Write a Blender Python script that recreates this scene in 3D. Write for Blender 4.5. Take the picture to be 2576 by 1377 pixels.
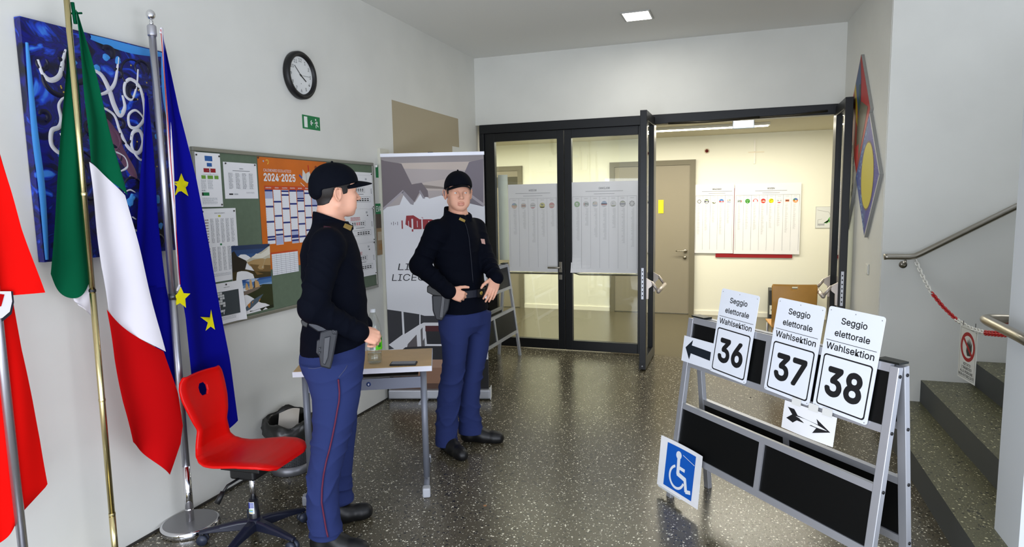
import bpy, bmesh, math, random
import numpy as np
from mathutils import Matrix, Vector
random.seed(7)
rng = np.random.default_rng(7)
for _o in list(bpy.data.objects): bpy.data.objects.remove(_o)
scene = bpy.context.scene
COL = scene.collection

# ------------------------------------------------------------------ camera
F_PX, HC = 1620.0, 1.66
YAW, PITCH, ROLL = math.radians(-19.56), math.radians(6.47), math.radians(-1.05)
def _axes():
    cy, sy = math.cos(YAW), math.sin(YAW)
    f = np.array([sy*math.cos(PITCH), cy*math.cos(PITCH), -math.sin(PITCH)])
    r = np.array([cy, -sy, 0.0]); u = np.cross(r, f)
    c, s = math.cos(ROLL), math.sin(ROLL)
    return c*r+s*u, -s*r+c*u, f
AR, AU, AF = _axes()
CAM = np.array([0.0, 0.0, HC])
cam = bpy.data.cameras.new('camera'); cam_o = bpy.data.objects.new('camera', cam); COL.objects.link(cam_o)
cam.sensor_fit = 'HORIZONTAL'; cam.sensor_width = 36.0; cam.lens = 36.0*F_PX/2576.0; cam.clip_start = 0.05
cam_o.matrix_world = Matrix(((AR[0], AU[0], -AF[0], 0), (AR[1], AU[1], -AF[1], 0), (AR[2], AU[2], -AF[2], HC), (0, 0, 0, 1)))
scene.camera = cam_o

# ------------------------------------------------------------------ light and exposure
scene.view_settings.view_transform = 'Standard'; scene.view_settings.look = 'None'
scene.view_settings.gamma = 1.0; scene.view_settings.use_curve_mapping = False
scene.view_settings.exposure = 0.35
wd = bpy.data.worlds.new('daylight_sky'); scene.world = wd; wd.use_nodes = True
_bg = wd.node_tree.nodes['Background']; _bg.inputs['Color'].default_value = (0.70, 0.80, 1.0, 1); _bg.inputs['Strength'].default_value = 0.7
def area(name, loc, look, sx, sy, power, col, spread=180):
    l = bpy.data.lights.new(name, 'AREA'); l.shape = 'RECTANGLE'; l.size = sx; l.size_y = sy; l.energy = power; l.color = col
    l.spread = math.radians(spread)
    o = bpy.data.objects.new(name, l); COL.objects.link(o); o.location = loc
    o.rotation_euler = (Vector(look)-Vector(loc)).to_track_quat('-Z', 'Y').to_euler()
    return o
area('entrance_daylight', (-0.3, -1.25, 1.25), (-0.6, 4.5, 1.55), 3.8, 2.1, 60, (0.84, 0.90, 1.0))
area('hall_strip_light', (-1.6, 8.35, 2.46), (-1.6, 8.35, 0), 5.6, 0.12, 74, (1.0, 0.94, 0.79))
area('hall_rear_light', (-1.6, 7.4, 2.46), (-1.6, 7.4, 0), 5.6, 0.12, 38, (1.0, 0.94, 0.79))
area('stairwell_daylight', (2.6, 4.2, 4.3), (1.6, 5.0, 1.0), 1.6, 1.2, 15, (0.98, 0.99, 1.0))
area('side_fill_daylight', (2.7, 0.3, 1.0), (-2.8, 2.5, 0.75), 2.4, 1.7, 56, (0.90, 0.93, 1.0))  # fill added from the unseen right side, lifts the lower left wall
area('rear_fill_daylight', (-2.3, -0.9, 1.2), (1.1, 3.2, 1.0), 1.8, 1.8, 32, (0.84, 0.90, 1.0))  # fill added from the unseen left rear, lifts the stair end wall
area('ceiling_fill_light', (-0.3, -1.3, 0.35), (-0.3, 3.5, 3.2), 3.6, 0.6, 46, (0.92, 0.95, 1.0))  # low fill aimed upward, added to brighten the ceiling
area('lobby_lamp_light', (-0.871, 5.78, 3.19), (-0.871, 5.78, 0), 0.2, 0.22, 10, (1.0, 0.97, 0.90))

# ------------------------------------------------------------------ helpers
def ray(px, py): return AF+AR*(px-1288.0)/F_PX-AU*(py-688.5)/F_PX
def onX(px, py, X): d = ray(px, py); return CAM+d*(X/d[0])
def onY(px, py, Y): d = ray(px, py); return CAM+d*(Y/d[1])
def onZ(px, py, Z): d = ray(px, py); return CAM+d*((Z-HC)/d[2])
def onP(px, py, p0, n):
    d = ray(px, py); n = np.asarray(n, float); return CAM+d*(((np.asarray(p0, float)-CAM)@n)/(d@n))

def s2l(c): return tuple(((x/255.0)/12.92 if x/255.0 <= 0.04045 else ((x/255.0+0.055)/1.055)**2.4) for x in c)
MATS = {}
def mat(name, rgb=(200, 200, 200), rough=0.55, metal=0.0, spec=0.5, emit=None, es=0.0, alpha=None, trans=0.0, ior=1.45, coat=0.0, sheen=0.0, sss=0.0, bump=None, vary=None):
    if name in MATS: return MATS[name]
    m = bpy.data.materials.new(name); m.use_nodes = True; nt = m.node_tree; b = nt.nodes['Principled BSDF']
    c = s2l(rgb)+(1,)
    b.inputs['Base Color'].default_value = c; b.inputs['Roughness'].default_value = rough; b.inputs['Metallic'].default_value = metal
    b.inputs['Specular IOR Level'].default_value = spec; b.inputs['IOR'].default_value = ior
    b.inputs['Transmission Weight'].default_value = trans; b.inputs['Coat Weight'].default_value = coat; b.inputs['Sheen Weight'].default_value = sheen
    if sss: b.inputs['Subsurface Weight'].default_value = sss; b.inputs['Subsurface Radius'].default_value = (0.012, 0.005, 0.003)
    if emit: b.inputs['Emission Color'].default_value = s2l(emit)+(1,); b.inputs['Emission Strength'].default_value = es
    if bump or vary:
        tc = nt.nodes.new('ShaderNodeTexCoord')
        if bump:
            sc, st, di = bump
            n = nt.nodes.new('ShaderNodeTexNoise'); n.inputs['Scale'].default_value = sc; n.inputs['Detail'].default_value = 4
            bp = nt.nodes.new('ShaderNodeBump'); bp.inputs['Strength'].default_value = st; bp.inputs['Distance'].default_value = di
            nt.links.new(tc.outputs['Object'], n.inputs['Vector']); nt.links.new(n.outputs['Fac'], bp.inputs['Height']); nt.links.new(bp.outputs['Normal'], b.inputs['Normal'])
        if vary:
            sc, amt = vary
            n2 = nt.nodes.new('ShaderNodeTexNoise'); n2.inputs['Scale'].default_value = sc; n2.inputs['Detail'].default_value = 5
            rp = nt.nodes.new('ShaderNodeValToRGB')
            lo = tuple(max(0, x*(1-amt)) for x in c[:3])+(1,); hi = tuple(min(1, x*(1+amt)) for x in c[:3])+(1,)
            rp.color_ramp.elements[0].position = 0.3; rp.color_ramp.elements[0].color = lo
            rp.color_ramp.elements[1].position = 0.7; rp.color_ramp.elements[1].color = hi
            nt.links.new(tc.outputs['Object'], n2.inputs['Vector']); nt.links.new(n2.outputs['Fac'], rp.inputs['Fac']); nt.links.new(rp.outputs['Color'], b.inputs['Base Color'])
    MATS[name] = m
    return m

def mat_glass(name='clear_glass', tint=(0.93, 0.96, 0.94), gl=0.06):
    if name in MATS: return MATS[name]
    m = bpy.data.materials.new(name); m.use_nodes = True; nt = m.node_tree
    for n in list(nt.nodes): nt.nodes.remove(n)
    o = nt.nodes.new('ShaderNodeOutputMaterial'); t = nt.nodes.new('ShaderNodeBsdfTransparent'); t.inputs['Color'].default_value = tint+(1,)
    g = nt.nodes.new('ShaderNodeBsdfGlossy'); g.inputs['Roughness'].default_value = 0.02
    lw = nt.nodes.new('ShaderNodeLayerWeight'); lw.inputs['Blend'].default_value = 0.5
    pw = nt.nodes.new('ShaderNodeMath'); pw.operation = 'POWER'; pw.inputs[1].default_value = 4.0
    fr = nt.nodes.new('ShaderNodeMath'); fr.operation = 'MULTIPLY_ADD'; fr.inputs[1].default_value = 0.9; fr.inputs[2].default_value = gl
    mx = nt.nodes.new('ShaderNodeMixShader')
    nt.links.new(lw.outputs['Facing'], pw.inputs[0]); nt.links.new(pw.outputs[0], fr.inputs[0]); nt.links.new(fr.outputs[0], mx.inputs['Fac']); nt.links.new(t.outputs[0], mx.inputs[1]); nt.links.new(g.outputs[0], mx.inputs[2]); nt.links.new(mx.outputs[0], o.inputs['Surface'])
    MATS[name] = m
    return m

def mat_terrazzo(name, base, chip, dens, scale=85.0, rough=0.2):
    if name in MATS: return MATS[name]
    m = bpy.data.materials.new(name); m.use_nodes = True; nt = m.node_tree; b = nt.nodes['Principled BSDF']; L = nt.links.new
    tc = nt.nodes.new('ShaderNodeTexCoord')
    def chips(sc, th, rad):
        v = nt.nodes.new('ShaderNodeTexVoronoi'); v.inputs['Scale'].default_value = sc; L(tc.outputs['Object'], v.inputs['Vector'])
        sp = nt.nodes.new('ShaderNodeSeparateColor'); L(v.outputs['Color'], sp.inputs['Color'])
        g = nt.nodes.new('ShaderNodeMath'); g.operation = 'GREATER_THAN'; g.inputs[1].default_value = th; L(sp.outputs['Red'], g.inputs[0])
        rr = nt.nodes.new('ShaderNodeMath'); rr.operation = 'MULTIPLY'; rr.inputs[1].default_value = rad; L(sp.outputs['Green'], rr.inputs[0])
        l = nt.nodes.new('ShaderNodeMath'); l.operation = 'LESS_THAN'; L(v.outputs['Distance'], l.inputs[0]); L(rr.outputs[0], l.inputs[1])
        mu = nt.nodes.new('ShaderNodeMath'); mu.operation = 'MULTIPLY'; L(g.outputs[0], mu.inputs[0]); L(l.outputs[0], mu.inputs[1])
        return mu.outputs[0], sp.outputs['Blue']
    a, ab = chips(scale, 1-dens, 0.50); c2, cb = chips(scale*1.9, 1-dens*0.9, 0.55); d, db = chips(scale*0.8, 1-dens*1.6, 0.6)
    nz = nt.nodes.new('ShaderNodeTexNoise'); nz.inputs['Scale'].default_value = 240; nz.inputs['Detail'].default_value = 2; L(tc.outputs['Object'], nz.inputs['Vector'])
    rp = nt.nodes.new('ShaderNodeValToRGB'); bb = s2l(base)
    rp.color_ramp.elements[0].position = .3; rp.color_ramp.elements[0].color = tuple(x*0.6 for x in bb)+(1,)
    rp.color_ramp.elements[1].position = .7; rp.color_ramp.elements[1].color = tuple(x*1.5 for x in bb)+(1,)
    L(nz.outputs['Fac'], rp.inputs['Fac'])
    def mix(fac, x, col):
        k = nt.nodes.new('ShaderNodeMix'); k.data_type = 'RGBA'; L(fac, k.inputs['Factor']); L(x, k.inputs[6]); k.inputs[7].default_value = col; return k.outputs[2]
    x = mix(d, rp.outputs['Color'], tuple(v*0.22 for v in bb)+(1,))
    x = mix(a, x, s2l(chip)+(1,)); x = mix(c2, x, tuple(v*0.8 for v in s2l(chip))+(1,))
    L(x, b.inputs['Base Color']); b.inputs['Roughness'].default_value = rough; b.inputs['Specular IOR Level'].default_value = 0.75
    MATS[name] = m
    return m

_TXT = {}
try: SANS = bpy.data.fonts.load(bpy.utils.system_resource('DATAFILES')+'/fonts/Inter.woff2')    # Blender's own interface font
except Exception: SANS = None
def text_geo(s, bold=0.0, shear=0.0):
    k = (s, shear)
    if k in _TXT: return _TXT[k]
    def raw(t):
        c = bpy.data.curves.new('t', 'FONT'); c.body = t; c.size = 1.0; c.font = SANS or c.font; c.shear = shear; c.resolution_u = 3
        o = bpy.data.objects.new('t', c); COL.objects.link(o)
        dg = bpy.context.evaluated_depsgraph_get(); me = bpy.data.meshes.new_from_object(o.evaluated_get(dg))
        v = np.array([q.co[:2] for q in me.vertices]) if len(me.vertices) else np.zeros((0, 2)); f = [tuple(p.vertices) for p in me.polygons]
        bpy.data.objects.remove(o); bpy.data.curves.remove(c); bpy.data.meshes.remove(me)
        return v, f
    v, f = raw(s)
    if '_H' not in _TXT: h, _ = raw('H'); _TXT['_H'] = (h[:, 1].min(), h[:, 1].max())
    lo, hi = _TXT['_H']
    v = v.copy(); v[:, 1] = (v[:, 1]-lo)/(hi-lo); v[:, 0] = (v[:, 0]-v[:, 0].min())/(hi-lo)
    _TXT[k] = (v, f)
    return _TXT[k]

class MB:
    """collects shapes and links them as ONE mesh object"""
    def __init__(s): s.v = []; s.f = []; s.m = []; s.s = []; s.mats = []
    def mi(s, m):
        if m not in s.mats: s.mats.append(m)
        return s.mats.index(m)
    def add(s, vs, fs, m, smooth=False, M=None):
        n = len(s.v); i = s.mi(m)
        if M is not None: vs = [tuple(M @ Vector(tuple(float(q) for q in v))) for v in vs]
        s.v += [tuple(float(q) for q in v) for v in vs]; s.f += [tuple(n+int(k) for k in f) for f in fs]; s.m += [i]*len(fs); s.s += [smooth]*len(fs)
        return s
    def box(s, lo, hi, m, M=None, bev=0.0):
        x0, y0, z0 = lo; x1, y1, z1 = hi
        if bev <= 0:
            v = [(x0, y0, z0), (x1, y0, z0), (x1, y1, z0), (x0, y1, z0), (x0, y0, z1), (x1, y0, z1), (x1, y1, z1), (x0, y1, z1)]
            return s.add(v, [(0, 3, 2, 1), (4, 5, 6, 7), (0, 1, 5, 4), (1, 2, 6, 5), (2, 3, 7, 6), (3, 0, 4, 7)], m, False, M)
        bm = bmesh.new(); bmesh.ops.create_cube(bm, size=1)
        for q in bm.verts: q.co = Vector(((x0+x1)/2+q.co.x*(x1-x0), (y0+y1)/2+q.co.y*(y1-y0), (z0+z1)/2+q.co.z*(z1-z0)))
        bmesh.ops.bevel(bm, geom=list(bm.edges), offset=bev, segments=2, profile=0.5, affect='EDGES')
        bm.verts.index_update(); vs = [tuple(q.co) for q in bm.verts]; fs = [tuple(q.index for q in f.verts) for f in bm.faces]; bm.free()
        return s.add(vs, fs, m, False, M)
    def rings(s, R, m, smooth=True, caps=True, closed=False, M=None):
        n = len(R[0]); vs = [tuple(p) for r in R for p in r]; fs = []
        k = len(R)
        for i in range(k if closed else k-1):
            a, b = i*n, ((i+1) % k)*n
            for j in range(n): fs.append((a+j, a+(j+1) % n, b+(j+1) % n, b+j))
        if caps and not closed: fs.append(tuple(range(n-1, -1, -1))); fs.append(tuple((k-1)*n+j for j in range(n)))
        return s.add(vs, fs, m, smooth, M)
    def tube(s, path, r, m, n=12, closed=False, caps=True, M=None, flat=1.0, smooth=True):
        P = [np.asarray(p, float) for p in path]; k = len(P); rr = r if hasattr(r, '__len__') else [r]*k
        R = []; up = None
        for i in range(k):
            if closed: t = P[(i+1) % k]-P[i-1]
            else: t = P[min(i+1, k-1)]-P[max(i-1, 0)]
            t = t/(np.linalg.norm(t)+1e-12)
            if up is None:
                a = np.array([0, 0, 1.0]) if abs(t[2]) < 0.9 else np.array([1.0, 0, 0]); up = a-t*(a@t)
            up = up-t*(up@t); up /= np.linalg.norm(up)+1e-12; sd = np.cross(t, up)
            R.append([P[i]+rr[i]*(math.cos(2*math.pi*j/n)*sd+flat*math.sin(2*math.pi*j/n)*up) for j in range(n)])
        return s.rings(R, m, smooth, caps, closed, M)
    def cyl(s, p0, p1, r, m, r1=None, n=20, M=None, smooth=True):
        return s.tube([p0, p1], [r, r if r1 is None else r1], m, n, M=M, smooth=smooth)
    def lathe(s, prof, m, n=32, M=None, smooth=True, caps=True):
        return s.rings([[(r*math.cos(2*math.pi*j/n), r*math.sin(2*math.pi*j/n), z) for j in range(n)] for r, z in prof], m, smooth, caps, False, M)
    def ball(s, c, r, m, n=16, M=None):
        r3 = r if hasattr(r, '__len__') else (r, r, r); R = []
        for i in range(1, n):
            a = math.pi*i/n; R.append([(c[0]+r3[0]*math.sin(a)*math.cos(2*math.pi*j/(2*n)), c[1]+r3[1]*math.sin(a)*math.sin(2*math.pi*j/(2*n)), c[2]-r3[2]*math.cos(a)) for j in range(2*n)])
        return s.rings(R, m, True, True, False, M)
    def prism(s, pts, z0, z1, m, M=None, smooth=False):
        n = len(pts); v = [(p[0], p[1], z0) for p in pts]+[(p[0], p[1], z1) for p in pts]
        ar = sum(pts[i][0]*pts[(i+1) % n][1]-pts[(i+1) % n][0]*pts[i][1] for i in range(n))
        f = [(i, (i+1) % n, n+(i+1) % n, n+i) for i in range(n)]+[tuple(range(n-1, -1, -1)), tuple(range(n, 2*n))]
        if ar < 0: f = [t[::-1] for t in f]
        return s.add(v, f, m, smooth, M)
    def poly(s, pts, z, m, M=None):
        n = len(pts); ar = sum(pts[i][0]*pts[(i+1) % n][1]-pts[(i+1) % n][0]*pts[i][1] for i in range(n))
        t = tuple(range(n)); return s.add([(p[0], p[1], z) for p in pts], [t if ar > 0 else t[::-1]], m, False, M)
    def rect(s, x0, y0, x1, y1, z, m, M=None): return s.poly([(x0, y0), (x1, y0), (x1, y1), (x0, y1)], z, m, M)
    def line(s, a, b, w, z, m, M=None):
        a = np.array(a, float); b = np.array(b, float); t = (b-a)/np.linalg.norm(b-a); n = np.array([-t[1], t[0]])*w/2
        return s.poly([a+n, a-n, b-n, b+n], z, m, M)
    def disc(s, c, r, z, m, M=None, n=28, ry=None): return s.poly([(c[0]+r*math.cos(2*math.pi*i/n), c[1]+(ry or r)*math.sin(2*math.pi*i/n)) for i in range(n)], z, m, M)
    def ring2(s, c, r0, r1, z, m, M=None, n=36, a0=0, a1=360):
        v = []; f = []
        for i in range(n+1):
            a = math.radians(a0+(a1-a0)*i/n); v += [(c[0]+r0*math.cos(a), c[1]+r0*math.sin(a), z), (c[0]+r1*math.cos(a), c[1]+r1*math.sin(a), z)]
        for i in range(n): f.append((2*i, 2*i+1, 2*i+3, 2*i+2))
        return s.add(v, f, m, False, M)
    def text(s, t, x, y, h, m, z=0.0006, w=None, align='c', bold=0.02, shear=0.0, M=None, mirror=False):
        v, f = text_geo(t, bold, shear)
        if not len(v): return s
        W0 = v[:, 0].max(); sx = (w/W0) if w else h; wd_ = W0*sx; ox = x-(wd_/2 if align == 'c' else (wd_ if align == 'r' else 0))
        X = v[:, 0]*sx
        if mirror: X = wd_-X; f = [q[::-1] for q in f]
        s.add(np.c_[ox+X, y+v[:, 1]*h, np.full(len(v), z)], f, m, False, M)
        if bold >= 0.02:      # heavier strokes
            for k in range(8): a = k*math.pi/4; s.add(np.c_[ox+X+bold*h*1.15*math.cos(a), y+v[:, 1]*h+bold*h*1.15*math.sin(a), np.full(len(v), z+1e-5*(k+1))], f, m, False, M)
        return s
    def surf(s, P, m, smooth=True, M=None, flip=False):
        P = np.asarray(P, float); a, b = P.shape[:2]; i = np.arange(a*b).reshape(a, b)
        q = np.stack([i[:-1, :-1], i[:-1, 1:], i[1:, 1:], i[1:, :-1]], -1).reshape(-1, 4)
        if flip: q = q[:, ::-1]
        return s.add(P.reshape(-1, 3), q, m, smooth, M)
    def build(s, name, parent=None, bevel=0.0, mods=None):
        me = bpy.data.meshes.new(name); me.from_pydata(s.v, [], s.f)
        for m in s.mats: me.materials.append(m)
        me.polygons.foreach_set('material_index', s.m); me.polygons.foreach_set('use_smooth', s.s); me.update()
        o = bpy.data.objects.new(name, me); COL.objects.link(o)
        if parent is not None: o.parent = parent
        if bevel:
            bv = o.modifiers.new('soft_edges', 'BEVEL'); bv.width = bevel; bv.segments = 2; bv.limit_method = 'ANGLE'; bv.angle_limit = math.radians(40)
        return o

def tag(o, label=None, cat=None, group=None, kind=None):
    if label: o['label'] = label
    if cat: o['category'] = cat
    if group: o['group'] = group
    if kind: o['kind'] = kind
    return o
def thing(name, label, cat, M=None, group=None):
    o = bpy.data.objects.new(name, None); COL.objects.link(o); o.empty_display_size = 0.1
    if M is not None: o.matrix_world = M
    return tag(o, label, cat, group)
def frame(o, u, v):
    """local x = u, local y = v, local z = u x v"""
    u = Vector(u).normalized(); v = Vector(v); v = (v-u*u.dot(v)).normalized(); w = u.cross(v)
    return Matrix(((u.x, v.x, w.x, o[0]), (u.y, v.y, w.y, o[1]), (u.z, v.z, w.z, o[2]), (0, 0, 0, 1)))
def upright(x, y, deg, z=0.0): return Matrix.Translation((x, y, z)) @ Matrix.Rotation(math.radians(deg), 4, 'Z')
def copy_tree(o, parent=None):
    c = o.copy(); COL.objects.link(c)
    if parent is not None: c.parent = parent
    for ch in list(o.children): copy_tree(ch, c)
    return c
def single(name, mb, label, cat, M=None, group=None, bevel=0.0):
    o = mb.build(name, None, bevel)
    if M is not None: o.matrix_world = M
    return tag(o, label, cat, group)
def structure(name, mb, parent=None, bevel=0.0):
    o = mb.build(name, parent, bevel)
    if parent is None: o['kind'] = 'structure'
    return o
LW = lambda y, z, off=0.0: frame((-2.8+off, y, z), (0, 1, 0), (0, 0, 1))       # on the left wall: u = into the room, v = up
BACK = lambda x, y, z: frame((x, y, z), (1, 0, 0), (0, 0, 1))                   # facing the camera: u = right, v = up

# shared materials
WHITE = mat('wall_white', (222, 222, 216), 0.85, bump=(90, 0.05, 0.002), vary=(2.2, 0.035))
CEIL = mat('ceiling_white', (226, 226, 222), 0.9, bump=(120, 0.05, 0.002))
HALLW = mat('hall_wall_cream', (242, 240, 224), 0.8)
BLACKAL = mat('black_coated_aluminium', (15, 17, 20), 0.36, 0.0, 0.45)
STEEL = mat('brushed_steel', (168, 162, 150), 0.3, 1.0)
CHROME = mat('chrome', (225, 225, 228), 0.08, 1.0)
ALU = mat('aluminium', (190, 192, 198), 0.42, 0.65)
BLACK = mat('black_plastic', (16, 16, 18), 0.45)
INK = mat('black_ink', (14, 15, 18), 0.6)
PAPER = mat('white_paper', (236, 236, 238), 0.8)
GREY = mat('grey_ink', (120, 122, 126), 0.8)
LGREY = mat('pale_grey_ink', (178, 180, 184), 0.8)
REDI = mat('red_ink', (190, 30, 36), 0.7)
GREENI = mat('green_ink', (16, 120, 66), 0.6)
BLUEI = mat('blue_ink', (24, 62, 140), 0.7)
GLASS = mat_glass()
# ================================================================== the setting
FLOOR = mat_terrazzo('terrazzo', (80, 74, 58), (226, 220, 200), 0.21, 80.0, 0.25)
STEPM = mat_terrazzo('stair_terrazzo', (88, 86, 60), (206, 200, 160), 0.15, 75.0, 0.42)
RISER = mat('stair_riser_grey', (74, 76, 74), 0.7, bump=(60, 0.1, 0.002))
HFLOOR = mat('hall_floor_olive', (92, 86, 68), 0.22, vary=(60, 0.1))
structure('floor', MB().box((-2.95, -2.2, -0.12), (3.2, 6.80, 0), FLOOR))
structure('floor_hall', MB().box((-6.2, 6.80, -0.12), (3.2, 9.6, 0.0), HFLOOR))
wl = structure('wall_left', MB().box((-3.0, -2.2, -0.1), (-2.8, 6.9, 3.4), WHITE))
PATCH = mat('beige_wall_paint', (176, 164, 138), 0.85)
pm = MB(); pm.prism([(4.921, 1.90), (6.12, 1.90), (6.12, 2.225), (6.295, 2.225), (6.285, 2.518), (4.921, 2.525)], 0.0, 0.0015, PATCH, frame((-2.8, 0, 0), (0, 1, 0), (0, 0, 1)))
pm.build('painted_patch', wl)
# a slim vertical pilaster that shows behind the roll-up banner
structure('trim_1', MB().box((-2.8, 4.66, 0), (-2.775, 4.80, 2.1), mat('pilaster_paint', (206, 204, 190), 0.8)))
structure('baseboard_left', MB().box((-2.8, -2.2, 0), (-2.794, 6.78, 0.012), mat('dark_floor_joint', (52, 50, 46), 0.7)))
structure('ceiling', MB().box((-2.95, -2.2, 3.22), (1.05, 6.95, 3.4), CEIL))
structure('wall_back', MB().box((-2.8, 6.76, 2.495), (0.886, 6.96, 3.22), WHITE))
# right wall of the lobby, slightly out of square, its near corner turning into the stair wall
rw = MB(); rw.prism([(0.885, 6.90), (0.885, 6.765), (0.962, 5.26), (1.10, 5.26), (1.10, 6.90)], 0, 3.22, WHITE); structure('wall_right', rw)
sw = MB(); sw.box((0.965, 5.24, 0), (3.4, 5.44, 5.0), WHITE); structure('wall_stair', sw)
structure('wall_stair_end', MB().box((1.10, 3.03, 0), (3.4, 3.29, 3.3), mat('stair_end_white', (206, 210, 214), 0.8, bump=(90, 0.05, 0.002))))
structure('wall_stair_upper', MB().box((3.2, 3.29, 0), (3.4, 5.24, 5.0), WHITE))
structure('ceiling_stair', MB().box((1.0, 3.2, 5.0), (3.4, 5.44, 5.1), CEIL))
st = MB()
for i, x in enumerate((0.97, 1.25, 1.56, 1.87, 2.18, 2.49, 2.80)):
    z = 0.16*(i+1); x1 = (0.97, 1.25, 1.56, 1.87, 2.18, 2.49, 2.80, 3.2)[i+1]
    st.add([(x, 3.29, z-0.16), (x, 5.24, z-0.16), (x, 5.24, z), (x, 3.29, z)], [(3, 2, 1, 0)], RISER)
    st.add([(x, 3.29, z), (x, 5.24, z), (x1+0.0, 5.24, z), (x1+0.0, 3.29, z)], [(3, 2, 1, 0)], STEPM)
st.add([(0.97, 2.4, 0), (0.97, 3.29, 0), (0.97, 3.29, 0.16), (0.97, 2.4, 0.16)], [(3, 2, 1, 0)], RISER)
st.add([(0.97, 2.4, 0.16), (0.97, 3.29, 0.16), (1.10, 3.29, 0.16), (1.10, 2.4, 0.16)], [(3, 2, 1, 0)], STEPM)
structure('floor_stairs', st)

# ---- the hall behind the glass
structure('wall_hall', MB().box((-6.2, 9.40, 0), (3.2, 9.6, 2.6), HALLW))
structure('wall_hall_left', MB().box((-6.4, 6.96, 0), (-6.2, 9.6, 2.6), HALLW))
structure('wall_hall_right', MB().box((3.0, 6.96, 0), (3.2, 9.6, 2.6), HALLW))
structure('wall_hall_front', MB().box((-6.2, 6.86, 0), (-2.8, 6.96, 2.6), HALLW).box((0.99, 6.86, 0), (3.2, 6.96, 2.6), HALLW))
structure('ceiling_hall', MB().box((-6.2, 6.9, 2.5), (3.2, 9.6, 2.62), mat('hall_ceiling', (206, 200, 176), 0.85)))
structure('baseboard_hall', MB().box((-3.14, 9.385, 0), (-1.80, 9.40, 0.06), mat('hall_baseboard', (246, 242, 226), 0.6)).box((-0.60, 9.385, 0), (3.0, 9.40, 0.06), MATS['hall_baseboard']))
DG = mat('grey_door_leaf', (146, 138, 120), 0.5); DF = mat('grey_door_frame', (118, 112, 94), 0.55)
def hall_door(name, x0, x1, hx):
    f = MB(); f.box((x0, 9.36, 0), (x0+0.07, 9.42, 2.18), DF).box((x1-0.07, 9.36, 0), (x1, 9.42, 2.18), DF).box((x0+.07, 9.36, 2.11), (x1-.07, 9.42, 2.18), DF)
    d = structure(name, f)
    MB().box((x0+0.07, 9.375, 0.01), (x1-0.07, 9.40, 2.11), DG).build('door_leaf', d)
    h = MB(); h.cyl((hx, 9.375, 0.908), (hx, 9.357, 0.908), 0.026, STEEL).tube([(hx, 9.36, 0.908), (hx, 9.325, 0.908), (hx-0.02, 9.318, 0.908), (hx-0.125, 9.318, 0.908)], 0.010, STEEL)
    h.cyl((hx-0.005, 9.375, 0.815), (hx-0.005, 9.357, 0.815), 0.024, STEEL); h.build('door_handle', d)
    return d
hall_door('door_1', -1.80, -0.60, -0.725)
d2 = hall_door('door_2', -4.10, -3.14, -4.0)
MB().box((-4.03, 9.37, 1.86), (-3.21, 9.376, 2.02), mat('dark_transom', (70, 66, 50), 0.5)).build('transom_panel', d2)

# ---- the glazed door front between lobby and hall
fr = MB(); fr.box((-2.75, 6.74, 2.40), (0.86, 6.86, 2.495), BLACKAL).box((-2.75, 6.74, 0), (-2.70, 6.86, 2.40), BLACKAL)
fr.box((-0.92, 6.76, 0), (-0.835, 6.86, 2.40), BLACKAL).box((0.81, 6.76, 0), (0.87, 6.86, 2.40), BLACKAL)
tf = structure('trim_2', fr, bevel=0.004)
tf['label'] = 'black aluminium frame around the glazed doors'
MB().tube([(-0.70, 6.73, 2.40), (-0.35, 6.70, 2.392), (0.15, 6.73, 2.41)], 0.012, mat('closer_arm', (70, 66, 56), 0.4, 0.8), 8).build('door_closer_arm', tf)
MB().tube([(0.74, 6.70, 2.43), (0.45, 6.72, 2.41), (0.05, 6.735, 2.405)], 0.010, MATS['closer_arm'], 8).build('door_closer_arm', tf)
def leaf_frame(L, wl_=0.11, wr=0.08, wt=0.09, wb=0.105, z0=0.012, z1=2.40, t=0.062):
    m = MB(); m.box((0, 0, z0), (wl_, t, z1), BLACKAL).box((L-wr, 0, z0), (L, t, z1), BLACKAL).box((wl_, 0, z1-wt), (L-wr, t, z1), BLACKAL).box((wl_, 0, z0), (L-wr, t, z0+wb), BLACKAL)
    return m
def pane(L, wl_, wr, wt=0.09, wb=0.105, z0=0.012, z1=2.40, t=0.062):
    return MB().box((wl_-0.01, t/2-0.004, z0+wb-0.01), (L-wr+0.01, t/2+0.004, z1-wt+0.01), GLASS)
# two closed leaves
for nm, x0, L, wl_, wr in (('door_3', -2.70, 0.905, 0.115, 0.075), ('door_4', -1.79, 0.87, 0.078, 0.085)):
    d = structure(nm, leaf_frame(L, wl_, wr), bevel=0.003); d.location = (x0, 6.768, 0)
    pane(L, wl_, wr).build('pane', d)
    b = MB(); b.tube([(wl_-0.02, 0.10, 0.87), (wl_+0.05, 0.13, 0.842), (L-wr-0.05, 0.13, 0.846), (L-wr+0.02, 0.10, 0.855)], 0.017, STEEL, 10); b.build('push_bar', d)
    if nm == 'door_3':
        h = MB(); x = L-0.045
        h.box((x-0.016, -0.008, 0.87), (x+0.016, 0, 0.985), STEEL).box((x-0.016, -0.008, 0.79), (x+0.016, 0, 0.845), STEEL)
        h.tube([(x, -0.005, 0.925), (x, -0.05, 0.925), (x-0.02, -0.056, 0.925), (x-0.13, -0.056, 0.925)], 0.010, STEEL, 10); h.build('door_handle', d, 0.003)
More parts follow.
